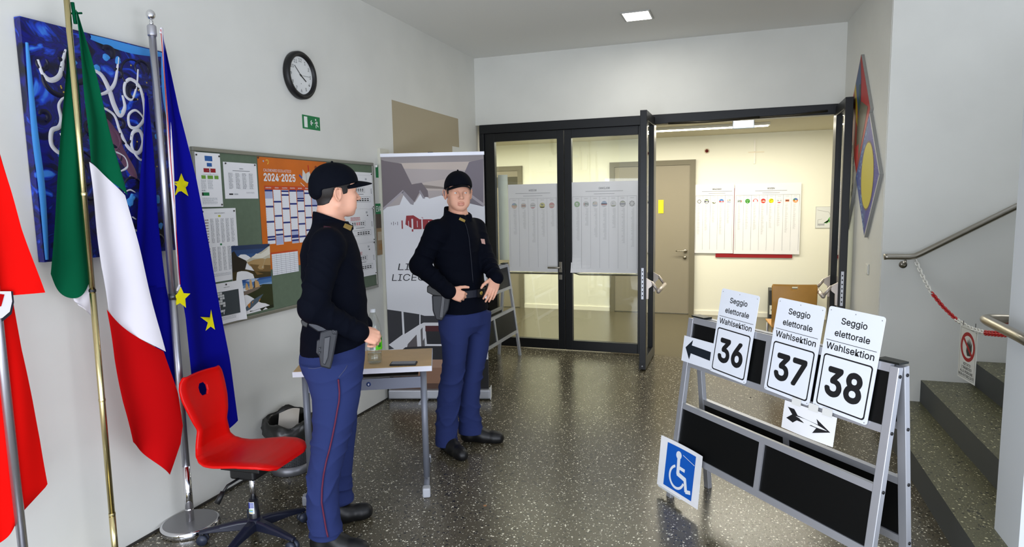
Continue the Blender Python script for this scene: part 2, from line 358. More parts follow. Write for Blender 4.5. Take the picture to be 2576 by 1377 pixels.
# two leaves standing open into the lobby, turned square to the front
def open_leaf(nm, x, side, L=0.61):
    # local x runs from the hinge towards the tip (world -Y), local y is the leaf's thickness
    M = frame((x if side > 0 else x-.062, 6.75, 0), (0, -1, 0), (1, 0, 0)); yb = (lambda y: y) if side > 0 else (lambda y: .062-y)
    d = structure(nm, leaf_frame(L, 0.075, 0.075, 0.09, 0.105, 0.012, 2.47), bevel=0.003); d.matrix_world = M
    pane(L, 0.075, 0.075, z1=2.47).build('pane', d)
    lp = MB(); lp.box((L, 0.018, 0.70), (L+0.002, 0.040, 1.00), ALU)
    for k in range(7): lp.box((L+0.002, 0.024, 0.73+0.038*k), (L+0.0026, 0.034, 0.742+0.038*k), INK)
    lp.build('lock_plate', d)
    MB().box((L, 0.0, 0.02), (L+0.003, 0.062, 0.07), BLACK).cyl((L+0.003, .03, .045), (L+0.006, .03, .045), .008, ALU).build('edge_bolt', d)
    PL = mat('pale_metal_plate', (196, 186, 178), 0.4, 0.6)
    b = MB()
    for xx in (L-0.035, 0.05):
        b.prism([(0.0, 0.90), (0.055, 0.868), (0.05, 0.825), (0.02, 0.80), (0.018, 0.70), (0.0, 0.70)], xx-0.012, xx+0.012, PL, Matrix(((0, 0, 1, 0), (side, 0, 0, 0.062 if side > 0 else 0), (0, 1, 0, 0), (0, 0, 0, 1))))
        b.tube([(xx, yb(0.11), 0.865), (xx, yb(0.175), 0.775)], 0.014, PL, 8)
    b.tube([(L-0.02, yb(0.175), 0.775), (0.035, yb(0.175), 0.775)], 0.019, PL, 12); b.build('push_bar', d)
    return d
open_leaf('door_5', -0.895, 1)
open_leaf('door_6', 0.872, -1)

# ---- lamps
lp = thing('ceiling_lamp', 'small square recessed ceiling lamp glowing white above the lobby', 'ceiling light', Matrix.Translation((-0.871, 5.78, 3.22)))
MB().box((-0.125, -0.14, -0.008), (0.125, 0.14, 0.0), mat('lamp_rim', (170, 170, 166), 0.5)).build('rim', lp)
MB().box((-0.108, -0.122, -0.010), (0.108, 0.122, -0.0075), mat('lamp_diffuser', (255, 255, 255), 0.4, emit=(255, 254, 246), es=5.0)).build('diffuser', lp)
hl = thing('strip_lamp', 'long white fluorescent strip lamp running along the hall ceiling', 'ceiling light', Matrix.Translation((-1.4, 8.12, 2.499)))
MB().box((-3.0, -0.06, -0.03), (1.70, 0.06, 0.0), mat('strip_housing', (210, 206, 190), 0.5)).build('housing', hl)
for k, (a, b) in enumerate(((-3.0, -1.12), (-1.0, -0.12), (-0.06, 1.68))):
    MB().box((a, -0.042, -0.040), (b, 0.042, -0.03), mat('strip_tube', (255, 255, 250), 0.4, emit=(255, 250, 226), es=9.0)).build('tube', hl)
eb = thing('exit_sign', 'white lit exit box hanging from the hall ceiling above the open doorway', 'exit sign', Matrix.Translation((0.01, 7.6, 2.40)))
MB().box((-0.112, -0.012, -0.004), (0.112, 0.03, 0.105), mat('exit_box_rim', (84, 100, 112), 0.4)).build('case', eb)
MB().box((-0.104, -0.016, 0.004), (0.104, -0.0125, 0.100), mat('exit_box_face', (255, 255, 255), 0.4, emit=(250, 253, 255), es=2.2)).build('face', eb)
# ================================================================== things on and along the left wall
def wall_frame(y, z, off=0.0): return LW(y, z, off)

# ---- abstract blue canvas
def mat_canvas():
    m = bpy.data.materials.new('blue_abstract_paint'); m.use_nodes = True; nt = m.node_tree; L = nt.links.new; b = nt.nodes['Principled BSDF']
    tc = nt.nodes.new('ShaderNodeTexCoord'); n = nt.nodes.new('ShaderNodeTexNoise'); n.inputs['Scale'].default_value = 7; n.inputs['Detail'].default_value = 3; n.inputs['Distortion'].default_value = 2.2
    rp = nt.nodes.new('ShaderNodeValToRGB'); e = rp.color_ramp.elements
    e[0].position = 0.30; e[0].color = s2l((4, 4, 24))+(1,); e[1].position = 0.42; e[1].color = s2l((6, 10, 62))+(1,)
    for p, c in ((0.50, (10, 16, 120)), (0.56, (10, 20, 80)), (0.64, (20, 60, 190)), (0.72, (60, 130, 220))):
        q = e.new(p); q.color = s2l(c)+(1,)
    L(tc.outputs['Object'], n.inputs['Vector']); L(n.outputs['Fac'], rp.inputs['Fac']); L(rp.outputs['Color'], b.inputs['Base Color']); b.inputs['Roughness'].default_value = 0.35
    return m
PW, PH = 0.70, 1.0
pt = thing('abstract_painting', 'blue abstract canvas with white swirls hanging behind the flags', 'painting', LW(1.89, 1.437, 0.004))
MB().box((0, 0, 0), (PW, PH, 0.035), mat_canvas()).build('canvas', pt)
WSW = mat('white_brush_paint', (206, 206, 212), 0.5); PSW = mat('plum_brush_paint', (96, 60, 84), 0.5); DSW = mat('night_brush_paint', (8, 8, 40), 0.4); LB = mat('sky_brush_paint', (60, 140, 214), 0.5); YD = mat('ochre_brush_paint', (190, 160, 50), 0.5)
sm = MB()
def stroke(pts, w, m, z=0.036):
    P = []
    for i in range(len(pts)-1):
        p0 = np.array(pts[max(i-1, 0)], float); p1 = np.array(pts[i], float); p2 = np.array(pts[i+1], float); p3 = np.array(pts[min(i+2, len(pts)-1)], float)
        for t in np.linspace(0, 1, 8, endpoint=False): P.append(0.5*((2*p1)+(-p0+p2)*t+(2*p0-5*p1+4*p2-p3)*t*t+(-p0+3*p1-3*p2+p3)*t**3))
    P.append(np.array(pts[-1], float)); P = np.array(P); n = len(P)
    T = np.gradient(P, axis=0); T /= np.linalg.norm(T, axis=1, keepdims=True)+1e-9; N = np.c_[-T[:, 1], T[:, 0]]
    ww = w*(0.35+0.65*np.sin(np.pi*np.linspace(0.06, 0.97, n)))/2
    k = np.array([-1, -0.5, 0, 0.5, 1.0]); zz = z+0.004*(1-k*k)
    G = np.array([[(P[i]+N[i]*ww[i]*a).tolist()+[zz[j]] for j, a in enumerate(k)] for i in range(n)])
    sm.surf(G, m, True, flip=True)
def cp(px, py): q = onX(px, py, -2.765); return (q[1]-1.89, q[2]-1.437)
def pstroke(pxs, w, m, z=0.036): stroke([cp(*p) for p in pxs], w, m, z)
pstroke([(93, 150), (105, 185), (125, 202), (148, 190), (157, 150), (163, 125)], 0.022, WSW)
pstroke([(225, 172), (252, 188), (272, 225), (285, 265), (300, 290), (312, 270), (306, 240)], 0.026, WSW)
pstroke([(244, 240), (270, 230), (288, 205), (296, 145)], 0.018, WSW)
pstroke([(345, 175), (342, 215), (330, 250), (313, 240), (312, 212), (328, 200), (352, 225), (362, 290), (345, 320), (325, 318), (322, 290), (340, 278), (360, 300), (366, 335)], 0.017, WSW)
pstroke([(255, 270), (285, 290), (300, 330), (320, 370), (345, 385), (358, 360), (350, 330), (332, 335), (330, 370), (348, 400), (366, 402)], 0.020, WSW)
pstroke([(158, 245), (146, 265), (152, 300), (146, 320), (128, 330), (128, 365), (150, 385), (158, 360), (150, 335)], 0.020, WSW)
pstroke([(270, 320), (292, 335), (300, 360), (285, 385)], 0.020, PSW)
pstroke([(285, 380), (310, 395), (318, 420), (300, 432)], 0.014, WSW)
pstroke([(310, 485), (325, 478), (338, 484)], 0.008, WSW); pstroke([(332, 578), (348, 582)], 0.01, WSW); pstroke([(330, 545), (340, 552)], 0.008, WSW)
pstroke([(260, 300), (280, 330), (300, 380), (330, 430), (340, 450)], 0.05, PSW, 0.0352)
for k in range(26):
    c = rng.uniform((0.05, 0.05), (PW-0.05, PH-0.06)); a0 = rng.uniform(0, 6.28); r = rng.uniform(0.02, 0.6)*min(0.12, c[0], c[1], PW-c[0], PH-c[1]); r = max(r, 0.02)
    stroke([c+r*np.array([math.cos(a0+t), math.sin(a0+t)]) for t in np.linspace(0, 4.2, 8)], rng.uniform(0.012, 0.03), DSW, 0.0352)
for k in range(16):
    c = rng.uniform((0.08, 0.1), (PW-0.05, PH-0.06)); stroke([c, c+rng.uniform(-0.02, 0.02, 2), c+rng.uniform(-0.03, 0.03, 2)], 0.03, LB, 0.0351)
for k in range(40):
    c = rng.uniform((0.1, 0.25), (PW-0.05, PH-0.1)); sm.disc(c, 0.004, 0.0356, YD, n=7)
stroke([(0.012, 0.01), (0.02, 0.3), (0.014, 0.55), (0.018, 0.9)], 0.03, LB, 0.0352)
stroke([(0.3, 0.985), (0.5, 0.975), (0.69, 0.985)], 0.04, LB, 0.0352); stroke([(0.685, 0.98), (0.68, 0.8), (0.688, 0.66)], 0.03, LB, 0.0352)
sm.build('brush_strokes', pt)

# ---- wall clock
ck = thing('wall_clock', 'round black rimmed clock high on the left wall', 'clock', LW(3.69, 2.512))
R0 = 0.155
MB().lathe([(R0-0.008, 0), (R0, 0.006), (R0, 0.034), (R0-0.008, 0.044), (R0-0.020, 0.046), (R0-0.030, 0.040), (R0-0.034, 0.022), (0.0, 0.022)], BLACK, 56, caps=False).build('rim', ck)
dm = MB(); dm.disc((0, 0), R0-0.0335, 0.024, mat('clock_face', (226, 228, 228), 0.5), n=48)
for h in range(1, 13):
    a = math.radians(90-30*h); dm.text(str(h), 0.098*math.cos(a), 0.098*math.sin(a)-0.010, 0.021, INK, 0.0246, bold=-0.012)
dm.text('▲', 0.0, -0.055, 0.006, INK, 0.0246); dm.build('dial', ck)
def hand(a, L, w, z, nm):
    t = math.radians(90-a); d = np.array([math.cos(t), math.sin(t)]); m = MB(); m.line(-d*0.016, d*L, w, z, INK); m.disc((0, 0), w*0.9, z+.0002, INK); m.build(nm, ck)
hand(122, 0.062, 0.008, 0.0262, 'hour_hand'); hand(312, 0.085, 0.005, 0.0270, 'minute_hand'); hand(88, 0.09, 0.0018, 0.0280, 'second_hand')

# ---- green escape sign
def running_man(m, x, y, s, M_, z=0.0012):
    m.disc((x+0.10*s-0.16*s, y+0.86*s), 0.10*s, z, M_)
    for a, b, w in (((-.02, .72), (.08, .40), .17), ((.08, .42), (-.06, .24), .11), ((-.06, .24), (-.04, .0), .10), ((.08, .42), (.22, .22), .12), ((.22, .22), (.38, .17), .10), ((-.02, .70), (.17, .66), .09), ((.17, .66), (.27, .50), .08), ((-.02, .68), (-.14, .52), .09), ((-.14, .52), (-.24, .44), .08)):
        m.line((x+a[0]*s, y+a[1]*s), (x+b[0]*s, y+b[1]*s), w*s, z, M_)
es = MB(); es.box((0, 0, 0), (0.194, 0.092, 0.001), GREENI); SW_ = mat('sign_white', (232, 236, 232), 0.6)
es.rect(0.018, 0.010, 0.054, 0.082, 0.0012, SW_)
es.line((0.083, 0.046), (0.115, 0.046), 0.008, 0.0012, SW_).line((0.085, 0.046), (0.101, 0.062), 0.008, 0.0012, SW_).line((0.085, 0.046), (0.101, 0.030), 0.008, 0.0012, SW_)
running_man(es, 0.150, 0.014, 0.066, SW_)
single('escape_sign', es, 'green sign with white running man and arrow below the clock', 'sign', LW(3.712, 2.171))

# ---- pinboard and the sheets pinned on it
pb = thing('pinboard', 'large green pinboard with grey frame on the left wall', 'pinboard', LW(2.739, 0.975))
BW, BH = 1.82, 1.005
MB().box((0.02, 0.02, 0.0), (BW-0.02, BH-0.02, 0.012), mat('green_felt', (98, 114, 94), 0.95, bump=(300, 0.1, 0.001), vary=(30, 0.06))).build('felt_panel', pb)
fm = MB(); FG = mat('pinboard_frame', (150, 150, 140), 0.4, 0.6)
for lo, hi in (((0, 0, 0), (BW, 0.022, 0.022)), ((0, BH-0.022, 0), (BW, BH, 0.022)), ((0, 0.022, 0), (0.022, BH-0.022, 0.022)), ((BW-0.022, 0.022, 0), (BW, BH-0.022, 0.022))): fm.box(lo, hi, FG, bev=0.003)
fm.build('frame', pb)
PINM = mat('pin_metal', (70, 66, 62), 0.35, 0.7)
def sheet(name, label, y, z, w, h, draw, rot=0.0, curl=0.0, paper=None, pins=((0.06, 0.96), (0.94, 0.96)), off=0.0135, cat='paper', sag=0.006, group=None):
    """a slightly curled sheet with its printing on it; draw(m, Z) adds flat print in sheet coordinates"""
    t = LW(y, z, off) @ Matrix.Rotation(math.radians(rot), 4, 'Z')
    root = thing(name, label, cat, t, group)
    m = MB(); draw(m)
    nu, nv = 9, 13
    def lift(x, yy): u, v = x/w, min(max(yy/h, 0), 1); return sag*math.sin(math.pi*min(max(u, 0), 1))*(1-v)**1.2*(0.6+0.4*math.cos(5*u)) + curl*(max(0, u-0.7)/0.3)**2*(1-v)
    G = np.array([[(w*i/nu, h*j/nv, lift(w*i/nu, h*j/nv)) for i in range(nu+1)] for j in range(nv+1)])
    p = MB(); p.surf(G, paper or PAPER, True); p.surf(G-np.array([0, 0, 0.0003]), paper or PAPER, True, flip=True); p.build('page', root)
    if m.v:
        m.v = [(a, b, c+lift(a, b)+0.0004) for a, b, c in m.v]; m.build('print', root)
    for u, v in pins:
        MB().lathe([(0.0, 0.006), (0.0045, 0.005), (0.0052, 0.002), (0.003, 0.0)], PINM, 10, Matrix.Translation((w*u, h*v, lift(w*u, h*v)+0.0005)), caps=False).build('pin', root)
    return root
def para(m, x0, y0, x1, y1, n, col=None, wt=0.5, seed=1):
    r = np.random.default_rng(seed); hh = (y1-y0)/n
    for k in range(n):
        yy = y1-(k+0.5)*hh; x = x0; e = x1-(r.uniform(0, 0.3)*(x1-x0) if k % 4 == 3 else r.uniform(0, .05)*(x1-x0))
        while x < e:
            L = r.uniform(0.004, 0.013); m.rect(x, yy-hh*wt/2, min(x+L, e), yy+hh*wt/2, 0.0002, col or GREY); x += L+0.003
def d_org(m):
    B = mat('org_blue', (40, 92, 160), .7); R_ = mat('org_red', (150, 20, 30), .7); G_ = mat('org_green', (110, 160, 60), .7)
    m.rect(.068, .252, .122, .280, .0002, B); m.rect(.080, .222, .116, .242, .0002, B); m.rect(.054, .190, .095, .212, .0002, R_); m.rect(.103, .190, .140, .212, .0002, R_)
    for a in (.035, .078, .128): m.rect(a, .154, a+.030+(.01 if a == .078 else 0), .173, .0002, G_)
    for a, b in (((.1, .222), (.1, .176)), ((.045, .178), (.155, .178)), ((.074, .2), (.12, .2))): m.line(a, b, .0012, .0002, GREY)
    para(m, .03, .098, .066, .150, 10, LGREY); para(m, .078, .098, .115, .150, 10, LGREY, seed=2)
    m.rect(.03, .062, .082, .080, .0002, GREENI); m.rect(.03, .062, .04, .080, .0003, INK); para(m, .03, .015, .14, .052, 7, LGREY, seed=3); para(m, .03, .085, .06, .095, 2, GREY, seed=4)
sheet('notice_sheet', 'sheet with blue, red and green organigram boxes at pinboard corner', 2.748, 1.655, .18, .297, d_org, off=.0232, pins=((.05, .95), (.95, .95), (.05, .04), (.93, .04)))
def d_tab(m):
    m.text('ORARIO', .14, .172, .006, GREY); m.line((.07, .162), (.21, .162), .003, .0002, GREY)
    for k in range(11): m.line((.03, .14-.0085*k), (.24, .14-.0085*k), .0006, .0002, LGREY)
    for c in range(4): para(m, .035+.055*c, .056, .035+.055*c+.032, .15, 12, GREY, .4, seed=c+5)
    m.rect(.03, .022, .06, .03, .0002, INK); m.rect(.068, .022, .1, .03, .0002, LGREY); para(m, .17, .03, .24, .04, 2, LGREY, seed=9)
sheet('notice_sheet', 'landscape table sheet pinned left of the orange calendar', 2.958, 1.70, .27, .21, d_tab)
def d_menu(m):
    m.text('ORARIO RICEVIMENTO', .14, .385, .005, GREY); m.rect(.128, .366, .146, .376, .0002, mat('mark_yellow', (190, 190, 40), .7)); m.rect(.128, .205, .142, .215, .0002, GREENI)
    for blk in (.22, .06):
        for c in range(6): para(m, .03+.038*c, blk, .03+.038*c+.024, blk+.138, 20 if c else 9, GREY if c else mat('brown_ink', (120, 90, 84), .8), .4, seed=int(blk*100)+c)
    para(m, .03, .03, .2, .048, 3, LGREY, seed=40)
sheet('notice_sheet', 'tall timetable sheet with yellow and green marks beside the blue flag', 2.766, 1.232, .266, .414, d_menu)
# photographs
def grad(m, x0, y0, x1, y1, cols, z=.0002):
    n = len(cols)
    for k, c in enumerate(cols): m.rect(x0, y1-(k+1)*(y1-y0)/n, x1, y1-k*(y1-y0)/n, z, mat('photo_%02x%02x%02x' % c, c, .35))
def ph(c): return mat('photo_%02x%02x%02x' % c, c, .35)
def d_ph1(m):
    w, h = .325, .205
    grad(m, 0, .10, w, h, [(28, 52, 92), (36, 70, 120), (44, 84, 138), (62, 100, 150)])
    m.poly([(0, 0), (w, 0), (w, .07), (.2, .085), (.12, .11), (.05, .14), (0, .155)], .0004, ph((44, 34, 24)))
    m.poly([(.10, .105), (.17, .135), (.25, .160), (w, .195), (w, .05), (.25, .06), (.15, .085)], .0006, ph((196, 190, 170)))
    m.poly([(.12, .10), (.2, .12), (w, .115), (w, .04), (.22, .05), (.14, .08)], .0008, ph((176, 144, 96)))
    m.poly([(.14, .09), (.22, .08), (w, .07), (w, .02), (.2, .02)], .0009, ph((120, 92, 52)))
    m.poly([(0, 0), (w, 0), (w, .03), (.2, .04), (.1, .062), (0, .055)], .0010, ph((62, 50, 22)))
    m.poly([(0, .05), (0, .165), (.02, .175), (.045, .14), (.08, .125), (.12, .105), (.1, .06)], .0011, ph((34, 28, 24)))
    m.poly([(.16, .125), (.2, .150), (.24, .146), (.3, .17), (w, .2), (w, .14), (.25, .118)], .0010, ph((226, 222, 208)))
sheet('photo_print', 'photograph of sunlit clouds on a dark mountain, pinned below the calendar', 2.968, 1.222, .325, .205, d_ph1, pins=((.97, .95),), cat='photograph', off=.017, rot=-1.5)
def d_ph2(m):
    w, h = .33, .215
    grad(m, 0, .14, w, h, [(40, 84, 150), (70, 118, 176), (124, 160, 200)])
    m.poly([(.1, .20), (.16, .185), (.22, .20), (.15, .208)], .0004, ph((176, 196, 220))); m.poly([(0, .17), (.05, .18), (.1, .172), (.05, .162)], .0004, ph((150, 180, 214)))
    m.poly([(0, 0), (w, 0), (w, .15), (.25, .16), (.18, .155), (.1, .14), (0, .145)], .0004, ph((40, 48, 20)))
    m.poly([(.05, .13), (.12, .145), (.2, .15), (.24, .152), (.2, .135), (.12, .12), (.06, .115)], .0006, ph((122, 108, 96)))
    for x, a, b in ((.095, .145, .19), (.13, .145, .208), (.175, .148, .202), (.19, .148, .19)): m.poly([(x, a), (x+.030, a), (x+.022, b-.012), (x+.012, b), (x+.004, b-.015)], .0007, ph((206, 166, 112)))
    m.poly([(.165, .148), (.178, .150), (.180, .190), (.172, .185)], .0008, ph((60, 52, 52)))
    m.poly([(.08, .04), (.14, .075), (.2, .09), (.245, .10), (.2, .06), (.12, .025), (.09, .02)], .0006, ph((76, 96, 112)))
    for x, y in ((.1, .055), (.14, .065), (.19, .08)): m.poly([(x, y), (x+.028, y+.012), (x+.024, y-.012), (x+.012, y-.022)], .0008, ph((196, 124, 52)))
    m.poly([(0, 0), (w, 0), (w, .02), (.15, .012), (0, .03)], .0007, ph((22, 32, 12)))
sheet('photo_print', 'photograph of three rock towers mirrored in a lake, at pinboard bottom', 2.972, 1.008, .33, .215, d_ph2, pins=((.03, .95),), cat='photograph', off=.016, rot=1.0)
def d_cross(m):
    m.text('ORARIO LEZIONI', .11, .205, .004, GREY); m.rect(.03, .045, .2, .185, .0002, mat('dark_table_print', (58, 66, 70), .7))
    r = np.random.default_rng(3)
    for c in range(6):
        for k in range(9):
            if r.random() < (.62 if c < 5 else .3): m.rect(.033+.02*c, .170-.0145*k, .033+.02*c+.0185, .170-.0145*k+.0125, .0004, mat('cell_print', (206, 208, 208), .8))
    para(m, .04, .02, .17, .04, 3, LGREY, seed=8)
sheet('notice_sheet', 'dark crossword-like timetable sheet at the pinboard bottom beside the blue flag', 2.80, .988, .235, .235, d_cross, pins=((.45, .95),), curl=.02, off=.0235)
# school calendar
OR = mat('calendar_orange', (206, 104, 16), .5, vary=(4, .12)); ORD = mat('calendar_header', (196, 70, 22), .5); CW_ = mat('calendar_white', (228, 230, 236), .6); CB = mat('calendar_blue', (24, 44, 120), .5); CL = mat('calendar_lilac', (168, 178, 212), .6)
def d_cal(m):
    w, h = .70, .70
    m.text('CALENDARIO SCOLASTICO', .048, .612, .017, CW_, .0004, w=.26, align='l', bold=.012)
    m.text('2024', .048, .555, .045, CW_, .0004, w=.135, align='l', bold=.045); m.text('·', .197, .565, .04, CW_, .0004, bold=.03); m.text('2025', .212, .555, .045, CW_, .0004, w=.135, align='l', bold=.045)
    m.rect(.045, .500, .66, .525, .0002, ORD); names = ['settembre', 'ottobre', 'novembre', 'dicembre', 'gennaio', 'febbraio', 'marzo', 'aprile']
    for c in range(8):
        x = .048+.077*c; m.text(names[c], x+.034, .509, .008, CW_, .0005); bot = (.16, .150, .165, .150, .150, .175, .16, .16)[c]
        m.rect(x, bot, x+.070, .500, .0003, CW_)
        ys = ((.495, .395, .30, .205, .188+.0), (.425, .335, .245, .155+.06), (.492, .468, .380, .29, .20), (.495, .41, .32, .235, .20, .19, .17), (.495, .445, .43, .36, .275, .19), (.480, .395, .315, .23), (.480, .395, .31, .225), (.44, .35, .27, .19))[c]
        for yy in ys: m.rect(x, yy-.006, x+.070, yy+.005, .0005, CB)
        for k in range(24): m.rect(x+.004, .485-.0138*k, x+.007, .489-.0138*k, .0005, LGREY) if .485-.0138*k > bot+.01 else None
    for c, y0, y1 in ((0, .445, .488), (1, .152, .205), (3, .205, .228), (3, .152, .165), (4, .452, .488), (6, .40, .472)): m.rect(.048+.077*c, y0, .118+.077*c, y1, .0004, CL)
    m.rect(.048, .095, .33, .106, .0003, ORD); m.rect(.075, -.04+.0, .33, .095, .0004, CW_)
    for k in range(10): m.line((.075, -.03+.0125*k), (.33, -.03+.0125*k), .0014, .0006, GREY)
    for k in range(6): m.line((.118+.043*k, -.04), (.118+.043*k, .095), .0014, .0006, GREY)
    # open book, pencils and ball drawn on the orange head
    m.poly([(.42, .575), (.47, .545), (.52, .580), (.50, .630), (.46, .610), (.43, .640)], .0004, mat('drawn_book', (214, 212, 206), .6)); m.line((.47, .545), (.462, .61), .003, .0005, GREY)
    m.poly([(.53, .525), (.56, .60), (.62, .605), (.64, .525)], .0004, mat('drawn_bag', (170, 160, 60), .6)); m.poly([(.56, .525), (.57, .585), (.59, .585), (.59, .525)], .0006, mat('drawn_strap', (70, 76, 60), .6))
    m.line((.49, .67), (.495, .62), .008, .0004, REDI); m.line((.40, .55), (.44, .525), .004, .0004, CW_); m.line((.39, .60), (.42, .58), .014, .0004, mat('drawn_pen', (70, 80, 150), .6)); m.disc((.575, .655), .014, .0004, mat('drawn_ball', (130, 50, 10), .5))
    m.ring2((.085, .672), .008, .016, .0004, mat('emblem_gold', (226, 170, 60), .5), n=14, a0=-90, a1=150); m.disc((.052, .675), .006, .0004, CL)
sheet('wall_calendar', 'orange school calendar with the big years 2024 and 2025', 3.238, 1.255, .70, .70, d_cal, paper=OR, pins=((.008, .99),), cat='calendar', off=.0145, sag=.003)
def d_vote(seed, top):
    def d(m):
        q = .03
        if top: m.text('I', .1, .2, .01, INK)
        m.disc((.10, .235), .008, .0002, mat('emblem_ochre', (150, 136, 60), .7), ry=.014); m.rect(.30, .225, .325, .24, .0002, LGREY); m.rect(.315, .205, .33, .213, .0002, INK)
        para(m, .085, .172, .22, .2, 3, mat('faint_red_ink', (190, 90, 96), .7), .6, seed)
        for a, b, c, d_ in ((.08, .13, .29, .165), (.08, .055, .36, .095)):
            for s in (((a, b), (c, b)), ((a, d_), (c, d_)), ((a, b), (a, d_)), ((c, b), (c, d_))): m.line(s[0], s[1], .0016, .0002, GREY)
        for k in range(6): m.rect(.10+.03*k, .138, .12+.03*k, .157, .0003, REDI if (k in (2, 3) and seed % 2) else INK); m.line((.10+.03*k, .147), (.12+.03*k, .147), .005, .0004, PAPER)
        for k in range(5): m.rect(.17+.036*k, .062, .196+.036*k, .083, .0003, INK); m.line((.17+.036*k, .073), (.196+.036*k, .073), .006, .0004, PAPER)
        m.line((.15, .115), (.27, .115), .004, .0002, GREY); m.rect(.375, .12, .385, .16, .0002, GREY); m.rect(.378, .123, .382, .157, .0003, PAPER)
        m.line((.05, .262), (.38, .262), .001, .0002, LGREY)
    return d
for k, (y, z, hh, lab) in enumerate(((4.13, 1.615, .285, 'landscape notice at right pinboard edge, topmost of its column'), (4.12, 1.355, .275, 'landscape notice with red heading at right pinboard edge, middle of its column'), (4.125, 1.085, .27, 'landscape notice at right pinboard edge, lowest of its column'))):
    sheet('election_notice', lab, y, z, .405, hh, d_vote(k+20, False), curl=.008, off=.0150+.001*k, pins=((.97, .96), (.97, .05)), group='notices stacked at the right pinboard edge')

# ---- evacuation plan behind the banner
ev = MB(); ev.box((0, 0, 0), (.30, .42, .008), mat('plan_border', (210, 206, 190), .6)); ev.rect(0, .335, .30, .42, .0085, GREENI); ev.text('EVACUAZIONE', .016, .355, .044, SW_, .009, w=.27, align='l', bold=.02)
ev.rect(.0, .0, .30, .335, .0085, mat('plan_photo_tan', (150, 122, 86), .5)); ev.rect(.005, .22, .20, .335, .009, mat('plan_photo_brown', (76, 60, 46), .5)); ev.rect(.02, .12, .2, .19, .009, mat('plan_photo_pale', (186, 172, 150), .5)); ev.rect(.03, .04, .12, .09, .009, mat('plan_photo_ochre', (150, 110, 60), .5))
single('evacuation_plan', ev, 'green topped evacuation plan on the wall half hidden behind the banner', 'sign', LW(4.575, 1.235))
gs = MB(); gs.box((0, 0, 0), (.20, .10, .001), GREENI); gs.line((.1, .05), (.17, .05), .012, .0012, SW_)
single('direction_sign', gs, 'small green sign at the banner top left edge', 'sign', LW(4.62, 1.865))
hk = MB().lathe([(0.0, .03), (.008, .028), (.010, .015), (.005, .0)], mat('hook_white', (240, 240, 236), .3), 12, caps=False)
single('wall_hook', hk, 'tiny white hook on the wall at the pinboard upper right corner', 'hook', LW(4.60, 1.955))
# ---- roll-up banner
M = frame((-2.775, 4.672, 0), (0.961, 0.278, 0), (0, 0, 1))
bn = thing('rollup_banner', 'tall white school roll-up banner behind the officer facing the camera', 'banner', M)
BWD, BHT = 0.84, 2.05
bs = MB(); bs.box((-0.012, 0.008, -0.05), (BWD+0.015, 0.088, 0.045), ALU, bev=0.012); bs.box((-.016, 0.006, -.05), (-.010, .10, .045), BLACK); bs.box((BWD+.013, 0.006, -.05), (BWD+.019, .105, .045), mat('end_cap_white', (220, 220, 222), .4)); bs.build('cassette', bn)
MB().box((0.27, 0.0, 0.04), (0.33, 0.012, 0.16), ALU).build('foot', bn); MB().box((0.27, 0.0, -0.20), (0.33, 0.012, -0.04), ALU).build('foot', bn)
MB().box((-0.005, BHT-0.018, -0.010), (BWD+0.005, BHT+0.008, 0.012), mat('banner_rail', (216, 216, 222), .35, .4)).build('top_rail', bn)
MB().cyl((0.40, 0.08, -0.03), (0.40, BHT+.012, -0.03), 0.009, ALU, n=10).box((.385, BHT, -.035), (.425, BHT+.014, 0.0), BLACK).build('support_pole', bn)
p = MB(); BNW = mat('banner_white', (226, 226, 230), .55); p.box((0, 0.075, -0.001), (BWD, BHT-0.01, 0.001), BNW); p.build('fabric', bn)
g = MB(); Z = 0.0014
def bc(c): return mat('banner_%02x%02x%02x' % c, c, .55)
def bpt(px, py):
    q = Matrix(M).inverted() @ Vector(onP(px, py, (-2.775, 4.672, 0), (-0.278, 0.961, 0))); return (min(max(q.x, 0.0), BWD), q.y)
def bpoly(pxs, c, z=Z): g.poly([bpt(*q) for q in pxs], z, bc(c))
TOP = BHT-.02
# photograph of the ceiling at the head of the banner
g.poly([(0, TOP), (0, 1.62), (.62*BWD, 1.70), (BWD, 1.62), (BWD, TOP)], Z, bc((176, 166, 164)))
g.poly([(0, TOP), (0, TOP-.05), (.5, TOP-.06), (BWD, TOP-.05), (BWD, TOP)], Z+.0002, bc((150, 142, 142))); g.poly([(0.06, TOP-.09), (BWD-.1, TOP-.12), (BWD-.1, TOP-.05), (.1, TOP-.05)], Z+.0003, bc((196, 182, 172)))
bpoly([(1000, 470), (1190, 440), (1190, 480), (1065, 480), (1040, 462)], (190, 178, 170), Z+.0004)
bpoly([(952, 402), (967, 405), (985, 408), (1010, 412), (1036, 464), (1061, 460), (1076, 480), (1078, 496), (1070, 496), (1066, 500), (1058, 480), (1040, 513), (1014, 480), (957, 523)], (112, 102, 106), Z+.0006)
bpoly([(957, 523), (1014, 478), (1016, 483), (958, 530)], (168, 160, 166), Z+.0008); bpoly([(1016, 480), (1042, 508), (1040, 516), (1033, 514), (1010, 485)], (150, 144, 150), Z+.0008); bpoly([(1057, 478), (1070, 500), (1064, 500), (1054, 482)], (150, 144, 150), Z+.0008)
bpoly([(1216, 400), (1180, 408), (1166, 440), (1115, 475), (1112, 492), (1120, 498), (1216, 520)], (124, 116, 124), Z+.0006); bpoly([(1180, 485), (1217, 512), (1217, 520), (1178, 492)], (168, 160, 166), Z+.0008)
bpoly([(1000, 530), (1020, 478), (1040, 516), (1060, 484), (1080, 500), (1110, 492), (1216, 525), (1216, 560), (957, 560), (957, 530)], (226, 226, 230), Z+.0005)
